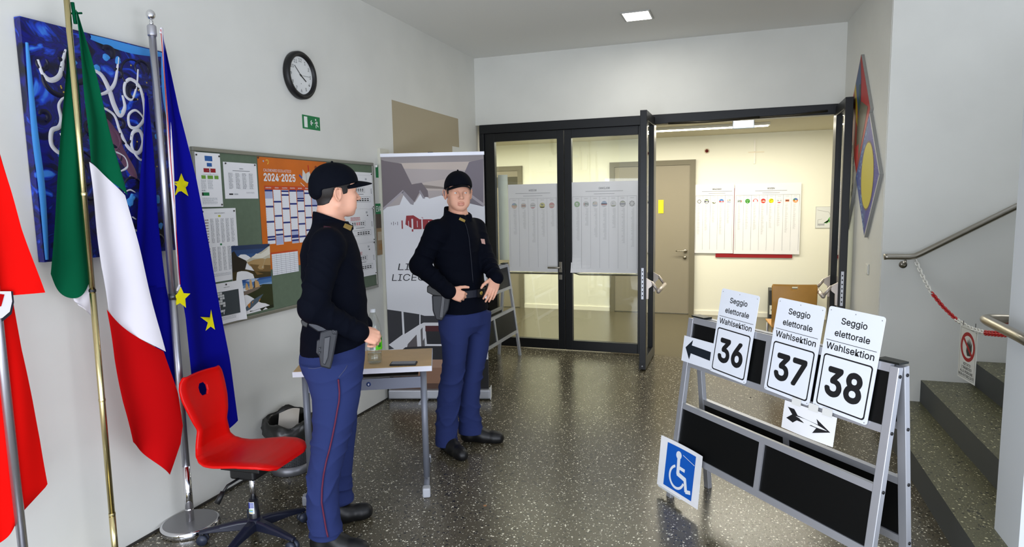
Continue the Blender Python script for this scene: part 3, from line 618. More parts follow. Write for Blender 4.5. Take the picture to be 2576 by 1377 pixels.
# red logo of bars
RB = bc((150, 32, 40)); y0 = bpt(1030, 562)[1]; x0 = bpt(984, 562)[0]
for dx, hh in ((0, .015), (.018, .03), (.034, .012), (.052, .028)): g.rect(x0+dx, y0-hh/2, x0+dx+.004, y0+hh/2, Z+.001, bc((90, 84, 90)))
def brect(a, b, c, d, m_): q = bpt(a, b); r_ = bpt(c, d); g.rect(q[0], r_[1], r_[0], q[1], Z+.001, m_)
brect(1010, 555, 1014, 576, RB); bpoly([(1022, 543), (1040, 542), (1056, 552), (1085, 552), (1110, 560), (1110, 576), (1040, 577), (1020, 565)], (150, 32, 40), Z+.001)
for a, b, c, d in ((1035, 551, 1040, 577), (1060, 548, 1064, 577)): q = bpt(a, b); r_ = bpt(c, d); g.rect(q[0], r_[1], r_[0], q[1], Z+.0014, BNW)
for a, b, c, d in ((1036, 577, 1040, 583), (1060, 547, 1064, 551)): brect(a, b, c, d, RB)
for a in (1027, 1049, 1078, 1090): q = bpt(a, 556); r_ = bpt(a+2, 572); g.rect(q[0], r_[1], r_[0], q[1], Z+.0014, BNW)
q = bpt(1001, 680); g.text('LICEI', q[0], q[1], .055, bc((46, 46, 52)), Z+.001, align='l', bold=-.012, shear=.15, w=.30)
q = bpt(986, 707); g.text('LICEO DELLE', q[0], q[1], .056, bc((46, 46, 52)), Z+.001, align='l', bold=-.012, shear=.15, w=.60)
# dark stair photograph at the foot
bpoly([(970, 779), (1010, 784), (1013, 842), (973, 868)], (42, 42, 48)); bpoly([(1015, 785), (1055, 791), (1055, 817), (1018, 841)], (44, 44, 50)); bpoly([(1058, 792), (1068, 795), (1216, 795), (1216, 812), (1066, 812), (1058, 816)], (48, 48, 54))
bpoly([(1070, 820), (1216, 820), (1216, 866), (1074, 866)], (28, 28, 34)); bpoly([(1070, 820), (1216, 820), (1216, 834), (1070, 834)], (74, 18, 26), Z+.0003); bpoly([(1074, 871), (1216, 871), (1220, 905), (980, 905), (1020, 874)], (36, 34, 38))
bpoly([(1026, 866), (1048, 842), (1050, 874), (1024, 874)], (92, 86, 88)); bpoly([(1058, 830), (1063, 824), (1064, 858), (1068, 850), (1069, 874), (1060, 874)], (96, 92, 94)); bpoly([(975, 880), (974, 868), (992, 878)], (60, 60, 66))
for a, b, z in ((.05, .44, .0), (.44, .50, .001)): pass
y = bpt(1100, 905)[1]; g.rect(0, .115, BWD*.86, y, Z+.0004, bc((150, 112, 88))); g.rect(0, .08, BWD*.86, .135, Z+.0006, bc((92, 66, 52))); g.rect(BWD*.86, .08, BWD, y, Z+.0006, bc((26, 24, 24))); g.poly([(0, .30), (0, .18), (.2, .25), (.36, .32), (.36, .34)], Z+.0007, bc((40, 34, 30)))
g.rect(.1, y-.07, BWD*.86, y, Z+.0005, bc((176, 140, 116)))
g.build('print', bn)

# ---- desk
T = upright(-1.97, 3.03, 25.9)      # local x along the front edge, local y towards the back
dk = thing('school_desk', 'small school desk with beech top behind the officer in profile', 'table', Matrix.Translation((-1.97, 3.03, 0)) @ Matrix.Rotation(math.radians(25.9), 4, 'Z'))
WOOD = mat('beech_laminate', (196, 162, 112), .45, vary=(9, .06)); DGR = mat('desk_grey_metal', (118, 122, 132), .45, .3); EDG = mat('pale_edge_band', (206, 206, 214), .5)
MB().box((-.38, 0, .712), (.379, .44, .742), WOOD, bev=.003).build('table_top', dk)
eb_ = MB(); eb_.box((-.382, -.004, .711), (.381, .0005, .7405), EDG).box((.379, 0, .711), (.382, .44, .7405), EDG); eb_.build('edge_band', dk)
ap = MB(); ap.box((-.34, .06, .60), (.33, .075, .665), mat('desk_apron', (104, 108, 122), .45, .2)); ap.build('apron', dk)
bd = MB().lathe([(0, .003), (.012, .003), (.013, 0)], mat('badge_blue', (20, 44, 96), .5), 20, frame((.02, .06, .634), (1, 0, 0), (0, 0, 1)), caps=False); bd.text('6', .02, 0, .01, SW_, 0, bold=.02) if False else None
bdo = bd.build('number_badge', dk)
nb = MB().text('6', 0, -.0055, .011, SW_, .0036, bold=.02, M=frame((.02, .06, .634), (1, 0, 0), (0, 0, 1))); nb.build('number', bdo)
MB().box((-.30, .08, .665), (.30, .40, .672), mat('shelf_dark', (40, 38, 36), .6)).build('book_shelf', dk)
for sx in (-.33, .33):
    l = MB(); l.tube([(sx, .07, .712), (sx, .07, .06)], .019, DGR, 14); l.tube([(sx, -.06, .03), (sx, .42, .03)], .017, DGR, 12); l.tube([(sx, .07, .70), (sx, .40, .70)], .014, DGR, 10); lo = l.build('leg', dk)
    MB().box((sx-.022, -.085, 0), (sx+.022, -.03, .055), mat('foot_cap_grey', (172, 174, 180), .5), bev=.008).build('foot_cap', lo); MB().box((sx-.020, .40, 0), (sx+.020, .44, .05), MATS['foot_cap_grey'], bev=.008).build('foot_cap', lo)

# bottle and phone on it
DM = Matrix.Translation((-1.97, 3.03, 0)) @ Matrix.Rotation(math.radians(25.9), 4, 'Z')
bt = thing('water_bottle', 'clear plastic water bottle with green label beside the officer in profile', 'bottle', DM @ Matrix.Translation((.055, .115, .742)))
PET = mat_glass('clear_plastic', (0.96, 0.98, 0.97))
prof = [(.0, .006), (.02, .002), (.036, .004), (.043, .016), (.040, .03), (.043, .045), (.040, .058), (.043, .07), (.044, .085), (.044, .165), (.042, .175), (.044, .19), (.042, .205), (.040, .225), (.030, .262), (.019, .285), (.014, .295), (.014, .308)]
MB().lathe(prof, PET, 32, caps=False).build('body', bt)
lb = MB(); LBW = mat('label_white', (226, 232, 226), .5); LBG = mat('label_green', (96, 206, 22), .5); LDG = mat('label_dark_green', (20, 120, 24), .5)
def cylpatch(m, r, a0, a1, z0, z1, mt, n=10):
    A = np.linspace(math.radians(a0), math.radians(a1), n+1); m.surf([[(r*math.cos(a), r*math.sin(a), z) for a in A] for z in (z0, z1)], mt, True)
cylpatch(lb, .0448, 0, 360, .085, .160, LBW, 32); cylpatch(lb, .0452, -75, 10, .085, .160, LBG); cylpatch(lb, .0455, -62, -5, .135, .159, LDG); cylpatch(lb, .0455, -55, -30, .10, .122, LDG, 4)
for k in range(7): cylpatch(lb, .0455, -118+4.5*k, -116+4.5*k, .088, .104, INK, 1)
lb.build('label', bt)
MB().lathe([(.0155, .298), (.0155, .316), (.0, .317)], mat('bottle_cap', (220, 224, 226), .4), 20, caps=False).build('cap', bt)
MB().lathe([(0, .010), (.038, .012), (.0385, .06), (.0, .062)], mat_glass('still_water', (0.92, 0.96, 0.96)), 28, caps=False).build('water', bt)
pn = thing('phone', 'black smartphone lying on the desk top', 'phone', DM @ Matrix.Translation((.222, .055, .742)) @ Matrix.Rotation(math.radians(-6), 4, 'Z'))
MB().box((-.075, -.036, 0.0), (.075, .036, .010), BLACK, bev=.004).build('body', pn)
MB().box((-.068, -.032, .010), (.068, .032, .0106), mat('phone_glass', (10, 10, 12), .05, 0, .8)).build('screen', pn)

# ---- waste bin
bi = thing('waste_bin', 'grey mesh waste bin with dark bag by the wall behind the red chair', 'waste bin', upright(-2.635, 3.20, 0))
GM = mat('bin_grey_metal', (128, 128, 132), .4, .7)
MB().lathe([(0, .0), (.118, .0), (.122, .006), (.124, .058), (.120, .058), (.118, .012), (0, .010)], GM, 40, caps=False).build('base_ring', bi)
ms = MB()
for k in range(64):
    a = 2*math.pi*k/64; ms.cyl((.119*math.cos(a), .119*math.sin(a), .05), (.140*math.cos(a), .140*math.sin(a), .31), .0013, GM, n=4)
for k in range(26):
    z = .06+.25*k/26; r = .119+.021*(z-.05)/.26; ms.tube([(r*math.cos(2*math.pi*j/32), r*math.sin(2*math.pi*j/32), z) for j in range(32)], .0012, GM, 4, closed=True)
ms.build('mesh_wall', bi)
MB().lathe([(.113, .03), (.134, .31), (.132, .31), (.111, .03)], mat('inner_bag', (30, 31, 32), .5), 32, caps=False).build('inner_bag', bi)
bg = MB(); n = 48; R = []
for i, (r, z) in enumerate(((.136, .24), (.149, .26), (.155, .30), (.150, .335), (.136, .345), (.125, .325), (.118, .27))):
    R.append([((r+.007*math.sin(5*a+i)+.005*math.sin(11*a+2*i))*math.cos(a), (r+.007*math.sin(5*a+i)+.005*math.sin(11*a+2*i))*math.sin(a), z+(.010*math.sin(3*a+1)+.008*math.sin(7*a+i))*(1 if 0 < i < 6 else .6)-.045*(0.5+0.5*math.cos(a-.2))*(i < 2)+.02*math.cos(a-2.0)*(i in (2, 3, 4))) for a in np.linspace(0, 2*math.pi, n, endpoint=False)])
bg.rings(R, mat('bin_bag', (32, 32, 30), .3, spec=.6), True, False); bg.build('bag', bi)
tr = single('crumpled_packet', MB().surf([[(x+.008*math.sin(9*y), y*.5+.02*math.sin(14*x), .02+.10*(y+.05)/.1+.012*math.sin(30*x+20*y)) for x in np.linspace(-.06, .06, 14)] for y in np.linspace(-.05, .05, 12)], mat('clear_wrapper', (180, 172, 160), .2)), 'crumpled beige packet sticking out of the waste bin', 'litter', upright(-2.635, 3.20, 30, .255))

# ---- red swivel chair
ch = thing('swivel_chair', 'red plastic swivel chair on black five star base', 'chair', upright(-2.25, 2.44, 4))
RED = mat('red_plastic', (206, 8, 4), .42, spec=.3, bump=(500, .08, .0005))
# shell: centre line in (x forward, z), half width and edge curl along it
cl = [(-.275, .800, .150), (-.280, .775, .176), (-.278, .74, .186), (-.266, .69, .184), (-.250, .64, .172), (-.236, .59, .150), (-.230, .545, .124), (-.232, .50, .112), (-.232, .46, .120), (-.216, .43, .140), (-.185, .410, .160), (-.14, .402, .176), (-.08, .405, .188), (0.0, .415, .196), (.08, .425, .200), (.15, .428, .196), (.205, .420, .180), (.235, .405, .150), (.245, .392, .110)]
cl = np.array(cl); cl[:, 2] *= np.where(cl[:, 1] > .5, .80, .98); cl[:, 0] *= .92; cl[:, 1] += .012*(cl[:, 1] > .6)+.035; t = np.linspace(0, len(cl)-1, 121); cs = np.stack([np.interp(t, np.arange(len(cl)), cl[:, k]) for k in range(3)], 1)
for _ in range(2): cs[1:-1] = (cs[:-2]+2*cs[1:-1]+cs[2:])/4
tg = np.gradient(cs[:, :2], axis=0); tg /= np.linalg.norm(tg, axis=1, keepdims=True); nr = np.c_[tg[:, 1], -tg[:, 0]]     # towards the sitter's back/underside is -nr
U = np.linspace(-1, 1, 65)
def shell(off):
    G = []
    for i in range(len(cs)):
        row = []
        for u in U:
            hw = cs[i, 2]; edge = max(0, abs(u)-.72)/.28
            dish = (.020*(u*u) if cs[i, 1] > .46 else .022*u*u) - .014*edge**2
            px_ = cs[i, :2]-nr[i]*0
            nn = -nr[i] if True else nr[i]
            p_ = px_+nn*(dish+off); row.append((p_[0], hw*u, p_[1]))
        G.append(row)
    return np.array(G)
A_, B_ = shell(0.0), shell(-.013)
hole = [(i, j) for i in range(len(cs)-1) for j in range(64) if ((i+.5-17.0)/4.2)**2+((j+.5-32)/6.4)**2 < 1]
shm = MB(); nR, nC = A_.shape[:2]; idx = lambda k, i, j: k*nR*nC+i*nC+j; fs = []
hs = set(hole)
for i in range(nR-1):
    for j in range(nC-1):
        if (i, j) in hs: continue
        fs.append((idx(0, i, j), idx(0, i, j+1), idx(0, i+1, j+1), idx(0, i+1, j))); fs.append((idx(1, i, j), idx(1, i+1, j), idx(1, i+1, j+1), idx(1, i, j+1)))
        for di, dj, e in ((-1, 0, ((i, j), (i, j+1))), (1, 0, ((i+1, j+1), (i+1, j))), (0, -1, ((i+1, j), (i, j))), (0, 1, ((i, j+1), (i+1, j+1)))):
            a, b = i+di, j+dj
            if a < 0 or b < 0 or a >= nR-1 or b >= nC-1 or (a, b) in hs: fs.append((idx(0, *e[0]), idx(1, *e[0]), idx(1, *e[1]), idx(0, *e[1])))
shm.add(np.r_[A_.reshape(-1, 3), B_.reshape(-1, 3)], fs, RED, True); so = shm.build('shell', ch)
sb = so.modifiers.new('smooth', 'SUBSURF'); sb.levels = 1; sb.render_levels = 2
NAVY = mat('navy_plastic', (22, 26, 44), .32)
MB().box((-.075, -.07, .335), (.065, .07, .395), BLACK, bev=.012).box((-.10, -.10, .392), (.12, .10, .425), BLACK, bev=.006).build('tilt_mechanism', ch)
lv = MB().tube([(-.02, -.06, .345), (-.045, -.12, .33), (-.055, -.15, .30)], .006, BLACK, 8).tube([(-.053, -.143, .308), (-.066, -.175, .262)], [.011, .014], BLACK, 12); lv.build('lever', ch)
cn = MB().cyl((0, 0, .21), (0, 0, .345), .014, CHROME); cn.build('gas_lift', ch)
col = MB().lathe([(.024, .06), (.026, .10), (.023, .215), (.0, .216)], mat('column_black', (18, 20, 28), .3), 24, caps=False); co = col.build('column', ch)
stk = MB(); cylpatch(stk, .0262, -118, -50, .145, .205, mat('sticker_white', (222, 224, 230), .5)); cylpatch(stk, .0266, -116, -95, .172, .203, mat('sticker_blue', (40, 56, 150), .5), 4)
for k in range(4): cylpatch(stk, .0266, -92, -54, .176+.007*k, .180+.007*k, MATS['sticker_blue'], 4)
for k, c in enumerate(((206, 190, 120), (90, 160, 206), (120, 170, 110))): cylpatch(stk, .0266, -114, -66, .148+.007*k, .153+.007*k, mat('sticker_band_%d%d%d' % c, c, .5), 4)
stk.build('sticker', co)
hb = MB().lathe([(0, .055), (.036, .056), (.042, .075), (.040, .10), (.028, .118), (0, .119)], NAVY, 28, caps=False); hb.build('hub', ch)
for k in range(5):
    a = math.radians(-12+72*k); d = np.array([math.cos(a), math.sin(a), 0])
    R = []
    for q, w, h0, h1 in ((.025, .026, .060, .110), (.08, .024, .062, .106), (.16, .021, .062, .092), (.23, .018, .058, .078), (.265, .015, .056, .070)):
        s_ = np.array([-d[1], d[0], 0]); c_ = d*q
        R.append([c_-s_*w+np.array([0, 0, h0]), c_+s_*w+np.array([0, 0, h0]), c_+s_*w*.9+np.array([0, 0, h1-.008]), c_+s_*w*.5+np.array([0, 0, h1]), c_-s_*w*.5+np.array([0, 0, h1]), c_-s_*w*.9+np.array([0, 0, h1-.008])])
    lg = MB().rings(R, NAVY, False, True); lo = lg.build('base_arm', ch, .004)
    e = d*.25; sw_ = np.array([-d[1], d[0], 0])
    cm = MB()
    for s_ in (-.013, .013): cm.cyl(e+sw_*(s_-.009)+[0, 0, .025], e+sw_*(s_+.009)+[0, 0, .025], .025, mat('caster_grey', (44, 50, 66), .4), n=24)
    cm.cyl(e+[0, 0, .03], e+[0, 0, .062], .008, BLACK, n=10); cm.build('caster', lo)
# ================================================================== flags on poles
GOLD = mat('brass', (204, 190, 140), .26, 1.0)
def cloth(name, rgb, rough=.75): 
    return mat(name, rgb, .9, spec=.12, bump=(900, .12, .0004))
def resample(poly, n):
    P = np.array(poly, float); d = np.r_[0, np.cumsum(np.linalg.norm(np.diff(P, axis=0), axis=1))]; t = np.linspace(0, d[-1], n)
    return np.stack([np.interp(t, d, P[:, k]) for k in range(2)], 1)
def drape(left, mid, right, p0, n, m, fold=(0.02, 1.5, 0.0, 0.0), off=0.0, nu=28, nv=56):
    """hanging cloth between a left, a middle and a right hem line; folds run down the cloth"""
    Lp, Mp, Rp = (resample(q, nv) for q in (left, mid, right)); n = np.asarray(n, float)/np.linalg.norm(n); A, k, ph_, tw = fold
    G = []
    for j in range(nv):
        row = []; v = j/(nv-1)
        for i in range(nu):
            u = i/(nu-1); q = Lp[j]*2*(u-.5)*(u-1)+Mp[j]*4*u*(1-u)+Rp[j]*2*u*(u-.5)
            P = onP(q[0], q[1], p0, n); row.append(P+n*(off+A*(0.35+0.65*v)*math.sin(2*math.pi*(k*u+ph_+tw*v))+.004*math.sin(9*v+5*u)))
        G.append(row)
    G = np.array(G); b = MB(); b.surf(G, m, True, flip=True); return b, G

# ---- Italian flag on a brass pole
PG = (-2.60, 1.962, 0.0); nG = (1.0, -0.12, 0.0)
it = thing('flag_pole', 'tall brass flag pole carrying the green, white and red flag', 'flag pole', Matrix.Translation(PG))
pb_ = MB().tube([(0, 0, .03), (0, .001, .30)], .0135, GOLD, 16); pb_.tube([(0, .001, .30), (0, .006, 1.30)], .0125, GOLD, 16); pb_.tube([(0, .006, 1.30), (0, .012, 2.66)], .0115, GOLD, 16)
for z in (.31, .83, 1.31, 1.72): pb_.lathe([(.0135, -.006), (.0142, 0), (.0135, .006)], GOLD if z != 1.31 else BLACK, 16, Matrix.Translation((0, .006*z/1.3, z)), caps=False)
pb_.build('pole', it)
MB().lathe([(0, 0), (.15, 0), (.155, .01), (.15, .026), (.03, .034), (.018, .05), (.018, .07), (0, .07)], GOLD, 40, caps=False).build('base', it)
MB().ball((0, .012, 2.68), .03, GOLD, 12).build('finial', it)
fl = thing('flag', 'green, white and red tricolour flag hanging in front of the blue canvas', 'flag', Matrix.Translation((0, 0, 0)))
FGR = cloth('flag_green', (0, 82, 52)); FWH = cloth('flag_white', (224, 220, 226)); FRD = cloth('flag_red', (182, 4, 8))
drape([(181, 28), (176, 180), (163, 350), (150, 520), (137, 690)], [(186, 30), (190, 200), (188, 380), (186, 560), (194, 752)], [(190, 34), (214, 240), (228, 420), (238, 580), (246, 696)], PG, nG, FGR, (.012, 1.3, .3, .1), -.035)[0].build('green_back_fold', fl)
drape([(184, 26), (200, 180), (210, 300), (218, 408)], [(187, 28), (224, 190), (246, 320), (258, 440)], [(190, 30), (236, 200), (276, 360), (310, 492)], PG, nG, FGR, (.016, 1.1, .15, .05), .012)[0].build('green_panel', fl)
drape([(218, 408), (232, 540), (246, 670), (262, 778)], [(258, 440), (288, 590), (312, 720), (318, 832)], [(310, 492), (342, 620), (376, 760), (407, 884)], PG, nG, FWH, (.016, 1.1, .20, .05), .012)[0].build('white_panel', fl)
drape([(262, 778), (280, 900), (300, 1010), (324, 1110)], [(318, 832), (346, 940), (366, 1040), (374, 1152)], [(407, 884), (440, 990), (454, 1070), (448, 1115), (418, 1193)], PG, nG, FRD, (.018, 1.1, .25, .05), .012)[0].build('red_panel', fl)
drape([(196, 745), (202, 756), (212, 770)], [(216, 748), (228, 776), (240, 790)], [(232, 700), (254, 780), (264, 822)], PG, nG, FWH, (.004, 1, 0, 0), -.045, 10, 10)[0].build('white_back_fold', fl)
tie = MB().tube([onP(180, 34, PG, nG), onP(206, 33, PG, nG)], .004, FGR, 8).tube([onP(182, 6, PG, nG), onP(190, 60, PG, nG)], .007, FGR, 8); tie.build('tie', fl)

# ---- blue flag with stars on the silver stand
PS = (-2.66, 2.43, 0.0); nS = (1.0, -0.10, 0.0)
sp = thing('flag_pole', 'silver flag pole with ball top standing on round chrome base', 'flag pole', Matrix.Translation(PS))
SIL = mat('matt_silver', (188, 188, 196), .35, .9)
MB().tube([(0, 0, .33), (0, 0, 1.22)], .0185, SIL, 20).tube([(0, 0, 1.215), (0, 0, 2.50)], .0165, SIL, 20).lathe([(.0195, 1.20), (.0195, 1.23)], mat('pole_clamp', (90, 92, 98), .3, .8), 20).build('pole', sp)
MB().tube([(0, 0, .03), (0, 0, .335)], .0195, CHROME, 24).lathe([(.0205, .10), (.0205, .104)], CHROME, 24).build('sleeve', sp)
MB().lathe([(0, .0), (.140, 0), (.143, .006), (.141, .030), (.136, .036), (.128, .038)], CHROME, 56, caps=False).lathe([(.129, .038), (.02, .041), (0, .041)], mat('base_top_grey', (150, 150, 152), .4, .8), 56, caps=False).build('base', sp)
MB().lathe([(.0195, 2.47), (.0205, 2.475), (.0205, 2.515), (.017, 2.52)], SIL, 20).lathe([(.010, 2.52), (.009, 2.54)], CHROME, 16).ball((0, 0, 2.568), (.021, .021, .024), CHROME, 14).build('finial', sp)
fe = thing('flag', 'dark blue flag with yellow stars hanging from the silver pole', 'flag', Matrix.Translation((0, 0, 0)))
FBL = cloth('flag_blue', (4, 5, 122), .6); FYE = cloth('flag_yellow', (214, 204, 20))
drape([(380, 230), (372, 400), (360, 560), (354, 690), (366, 730)], [(384, 235), (386, 400), (384, 560), (384, 690), (392, 728)], [(388, 240), (400, 400), (412, 560), (424, 690), (428, 722)], PS, nS, FBL, (.012, 1.2, .0, .1), -.045)[0].build('back_fold', fe)
drape([(374, 728), (382, 780), (398, 860), (432, 976)], [(400, 722), (412, 780), (428, 860), (442, 978)], [(430, 712), (440, 780), (452, 860), (466, 975)], PS, nS, FBL, (.010, 1, .2, .1), -.04)[0].build('lower_back_fold', fe)
EL = [(398, 90), (412, 300), (425, 480), (440, 700), (455, 800), (468, 950), (480, 1080), (506, 1141)]; EM = [(400, 88), (438, 320), (466, 520), (492, 760), (506, 870), (520, 960), (536, 1050), (540, 1110)]; ER = [(402, 88), (440, 280), (482, 450), (516, 620), (545, 790), (566, 905), (577, 1000), (584, 1056)]
bm_, G = drape(EL, EM, ER, PS, nS, FBL, (.020, 1.0, .1, .1), .022); bm_.build('blue_field', fe)
drape([(392, 72), (404, 250), (416, 420), (428, 600), (438, 728)], [(397, 72), (409, 250), (422, 420), (434, 600), (444, 728)], [(402, 78), (414, 250), (428, 420), (440, 600), (449, 722)], PS, nS, FWH, (.002, .5, 0, 0), .030, 8, 40)[0].build('heading_band', fe)
MB().tube([onP(391+49*t, 76+640*t, PS, nS)+np.array([.034, 0, 0]) for t in np.linspace(0, 1, 12)], .0016, FRD, 6).build('heading_cord', fe)
MB().tube([onP(395, 72, PS, nS)+np.array([.03, 0, 0]), onP(392, 86, PS, nS)+np.array([.03, 0, 0])], .006, FWH, 8).tube([onP(440, 716, PS, nS)+np.array([.03, 0, 0]), onP(437, 732, PS, nS)+np.array([.022, 0, 0])], .005, FWH, 8).build('tie', fe)
def on_cloth(px, py):
    # the cloth surface point nearest to the sight line of a measured star corner
    d = ray(px, py); d = d/np.linalg.norm(d); V = G.reshape(-1, 3)-CAM; t = V@d; dist = np.linalg.norm(V-np.outer(t, d), axis=1); i = np.argsort(dist)[:4]; w = 1/(dist[i]+1e-4)
    tt = (t[i]*w).sum()/w.sum(); return CAM+d*(tt-.006)
def star(pts):
    c = np.mean(pts, axis=0); m = MB(); out = [on_cloth(*p) for p in pts]; cc = on_cloth(*c); n = len(out)
    m.add([cc]+out, [(0, 1+(i+1) % n, 1+i) for i in range(n)], FYE, True); m.build('star', fe)
star([(456, 436), (464, 455), (474, 459), (472, 467), (467, 472), (474, 494), (456, 481), (439, 493), (446, 470), (433, 458), (449, 456)])
star([(455, 722), (462, 738), (479, 739), (466, 752), (468, 775), (453, 763), (442, 769), (444, 752), (440, 745), (447, 738)])
star([(531, 779), (536, 806), (541, 830), (530, 822), (517, 833), (523, 812), (504, 798), (528, 799)])

# ---- red flag cut by the left edge of the view
PR = (-2.56, 1.565, 0.0); nR_ = (1.0, -0.16, 0.0)
rp_ = thing('flag_pole', 'grey flag pole at the left edge carrying the plain red flag', 'flag pole', Matrix.Translation(PR))
MB().tube([(0, 0, .03), (0, 0, 2.5)], .0165, SIL, 18).build('pole', rp_); MB().lathe([(0, 0), (.14, 0), (.143, .006), (.141, .03), (.02, .04), (0, .04)], CHROME, 40, caps=False).build('base', rp_)
MB().ball((0, 0, 2.53), .024, CHROME, 12).build('finial', rp_)
fr_ = thing('flag', 'red flag with white shield cut by the left picture edge', 'flag', Matrix.Translation((0, 0, 0)))
FR2 = cloth('flag_scarlet', (216, 8, 4))
drape([(-130, 120), (-120, 400), (-110, 600), (-100, 760)], [(-60, 160), (-40, 420), (-25, 600), (-10, 748)], [(-20, 360), (14, 470), (44, 575), (72, 655), (99, 735)], PR, nR_, FR2, (.02, 1.0, .1, .1), .02)[0].build('upper_field', fr_)
drape([(-90, 700), (-95, 900), (-85, 1100), (-60, 1300), (-20, 1420)], [(-20, 735), (0, 900), (10, 1100), (12, 1250), (5, 1372)], [(98, 736), (42, 760), (62, 880), (92, 1015), (112, 1110), (132, 1225), (62, 1300), (5, 1370)][1:7], PR, nR_, FR2, (.022, 1.3, .25, .1), -.02)[0].build('lower_field', fr_)
shp = [(-30, 733), (25, 733), (28, 760), (22, 790), (0, 808), (-30, 815)]
m = MB(); m.add([onP(x, y, PR, nR_)+np.array([.016, 0, 0]) for x, y in shp], [tuple(range(5, -1, -1))], mat('shield_rim', (20, 20, 34), .7)); m.add([onP(x, y, PR, nR_)+np.array([.0185, 0, 0]) for x, y in [(-30, 733), (19, 733), (22, 758), (16, 784), (-3, 800), (-30, 806)]], [tuple(range(5, -1, -1))], FWH)
m.add([onP(x, y, PR, nR_)+np.array([.020, 0, 0]) for x, y in [(-20, 738), (2, 741), (-6, 770), (-20, 776)]], [(3, 2, 1, 0)], FRD); m.build('shield', fr_)
# ================================================================== folding sign boards, signs, stairs and right wall
BLK = mat('blackboard_panel', (10, 11, 11), .42, spec=.25)
def aframe(name, label, M, width, s_front, s_back, H=1.0):
    """a folding two-sided board; local x along it, local y towards the back, z up; front face looks to -y"""
    root = thing(name, label, 'sign board', M)
    def side(nm, yf, yt, back):
        # tilted frame: foot at yf, top at yt; the front frame lies behind its plane, the back frame before it
        v = Vector((0, yt-yf, H)).normalized(); L = math.hypot(yt-yf, H)
        FM_ = Matrix(((1, 0, 0, 0), (0, v.y, -v.z, yf), (0, v.z, v.y, 0), (0, 0, 0, 1)))     # local x, v, normal towards -y
        t = .028; f = MB(); lo_, hi_ = (0, t) if back else (-t, 0)
        for x in (0.0, width-.036): f.box((x, 0, lo_), (x+.036, L, hi_), ALU, FM_, bev=.002)
        for a, b in ((.975, 1.008), (.738, .768), (.505, .535), (.252, .285)): f.box((.036, a*L, lo_+.002), (width-.036, b*L, hi_-.002), ALU, FM_)
        f.box((.625*width/1.27, .285*L, lo_+.002), (.625*width/1.27+.03, .505*L, hi_-.002), ALU, FM_); f.box((.585*width/1.27, .768*L, lo_+.002), (.585*width/1.27+.03, .975*L, hi_-.002), ALU, FM_)
        fo = f.build(nm, root)
        for a, b in ((.285, .505), (.768, .975)): MB().box((.03, a*L, lo_+.010), (width-.03, b*L, lo_+.018), BLK, FM_).build('black_panel', fo)
        for q in (.965, .745, .515, .265):
            for x, d in ((width, .003), (0, -.003)): MB().cyl((x, q*L, (lo_+hi_)/2), (x+d, q*L, (lo_+hi_)/2), .007, BLACK, M=FM_, n=10).build('bolt', fo)
        return FM_
    fm_ = side('front_frame', -s_front, 0.0, False); side('back_frame', s_back, .062, True)
    for x in (.02, width-.10): MB().box((x, .004, H+.008), (x+.098, .060, H+.016), mat('hinge_dark', (40, 44, 42), .4, .6)).build('hinge', root)
    return root, M @ fm_
UA = (.691, -.723)
Mb = frame((-.295+.040*UA[0]+.012*.723, 3.646+.040*UA[1]+.012*.691, 0), (UA[0], UA[1], 0), (.723, .691, 0)); Mb = Mb
ab, FMR = aframe('sign_board', 'black folding sign board holding signs 36, 37 and 38 by the stairs', Mb, 1.215, .142, .155, 1.0)
FMR = FMR @ Matrix.Translation((-.040, 0, 0))
SGN = mat('sign_plate_white', (232, 236, 244), .35)
def numbered(num, u0, label):
    M = FMR @ Matrix.Translation((u0, .765, .003)) @ Matrix.Rotation(math.radians(-2.2), 4, 'Z')
    r = thing('polling_sign', label, 'sign', M)
    w, h = .258, .437
    c = .012; pts = []
    for cx_, cy_, a0 in ((w-c, c, -90), (w-c, h-c, 0), (c, h-c, 90), (c, c, 180)):
        for k in range(5): a = math.radians(a0+22.5*k); pts.append((cx_+c*math.cos(a), cy_+c*math.sin(a)))
    MB().prism(pts, 0, .003, SGN).build('plate', r)
    p = MB(); Z = .0034
    p.text('Seggio', w/2, .372, .026, INK, Z, w=.118, bold=.022); p.text('elettorale', w/2, .318, .026, INK, Z, w=.162, bold=.022)
    p.line((.012, .295), (w-.012, .295), .0022, Z, INK); p.text('Wahlsektion', w/2, .258, .027, INK, Z, w=.222, bold=.022)
    x0, y0, x1, y1, b = .014, .014, w-.014, .236, .006
    for i, q in enumerate((0, b)):
        P = []; R = .014-q*.6
        for cx_, cy_, a0 in ((x1-q-R, y0+q+R, -90), (x1-q-R, y1-q-R, 0), (x0+q+R, y1-q-R, 90), (x0+q+R, y0+q+R, 180)):
            for k in range(6): a = math.radians(a0+18*k); P.append((cx_+R*math.cos(a), cy_+R*math.sin(a)))
        p.poly(P, Z+.0002*i, INK if i == 0 else SGN)
    p.text(num, w/2, .070, .112, INK, Z+.0005, w=.160, bold=.050)
    p.build('print', r)
    s_ = MB()
    for x, y in ((.012, h-.016), (w/2, h-.014), (w-.012, h-.016), (w-.012, .008), (.012, .008)): s_.disc((x, y), .0022, .0036, GREY)
    s_.build('hole', r)
numbered('36', .258, 'white polling sign 36 on the sign board, beside the left arrow')
numbered('37', .630, 'white polling sign 37, middle of the three on the sign board')
numbered('38', .905, 'white polling sign 38 on the sign board, nearest the stairs')
ar = thing('arrow_sign', 'white sign with black arrow pointing left beside sign 36', 'sign', FMR @ Matrix.Translation((.030, .768, .002)))
MB().box((0, 0, 0), (.262, .140, .0025), SGN).build('plate', ar)
a = MB(); a.poly([(.022, .078), (.075, .128), (.070, .098), (.222, .092), (.222, .046), (.070, .054), (.062, .018)], .003, mat('arrow_ink', (14, 26, 36), .5)); a.build('print', ar)
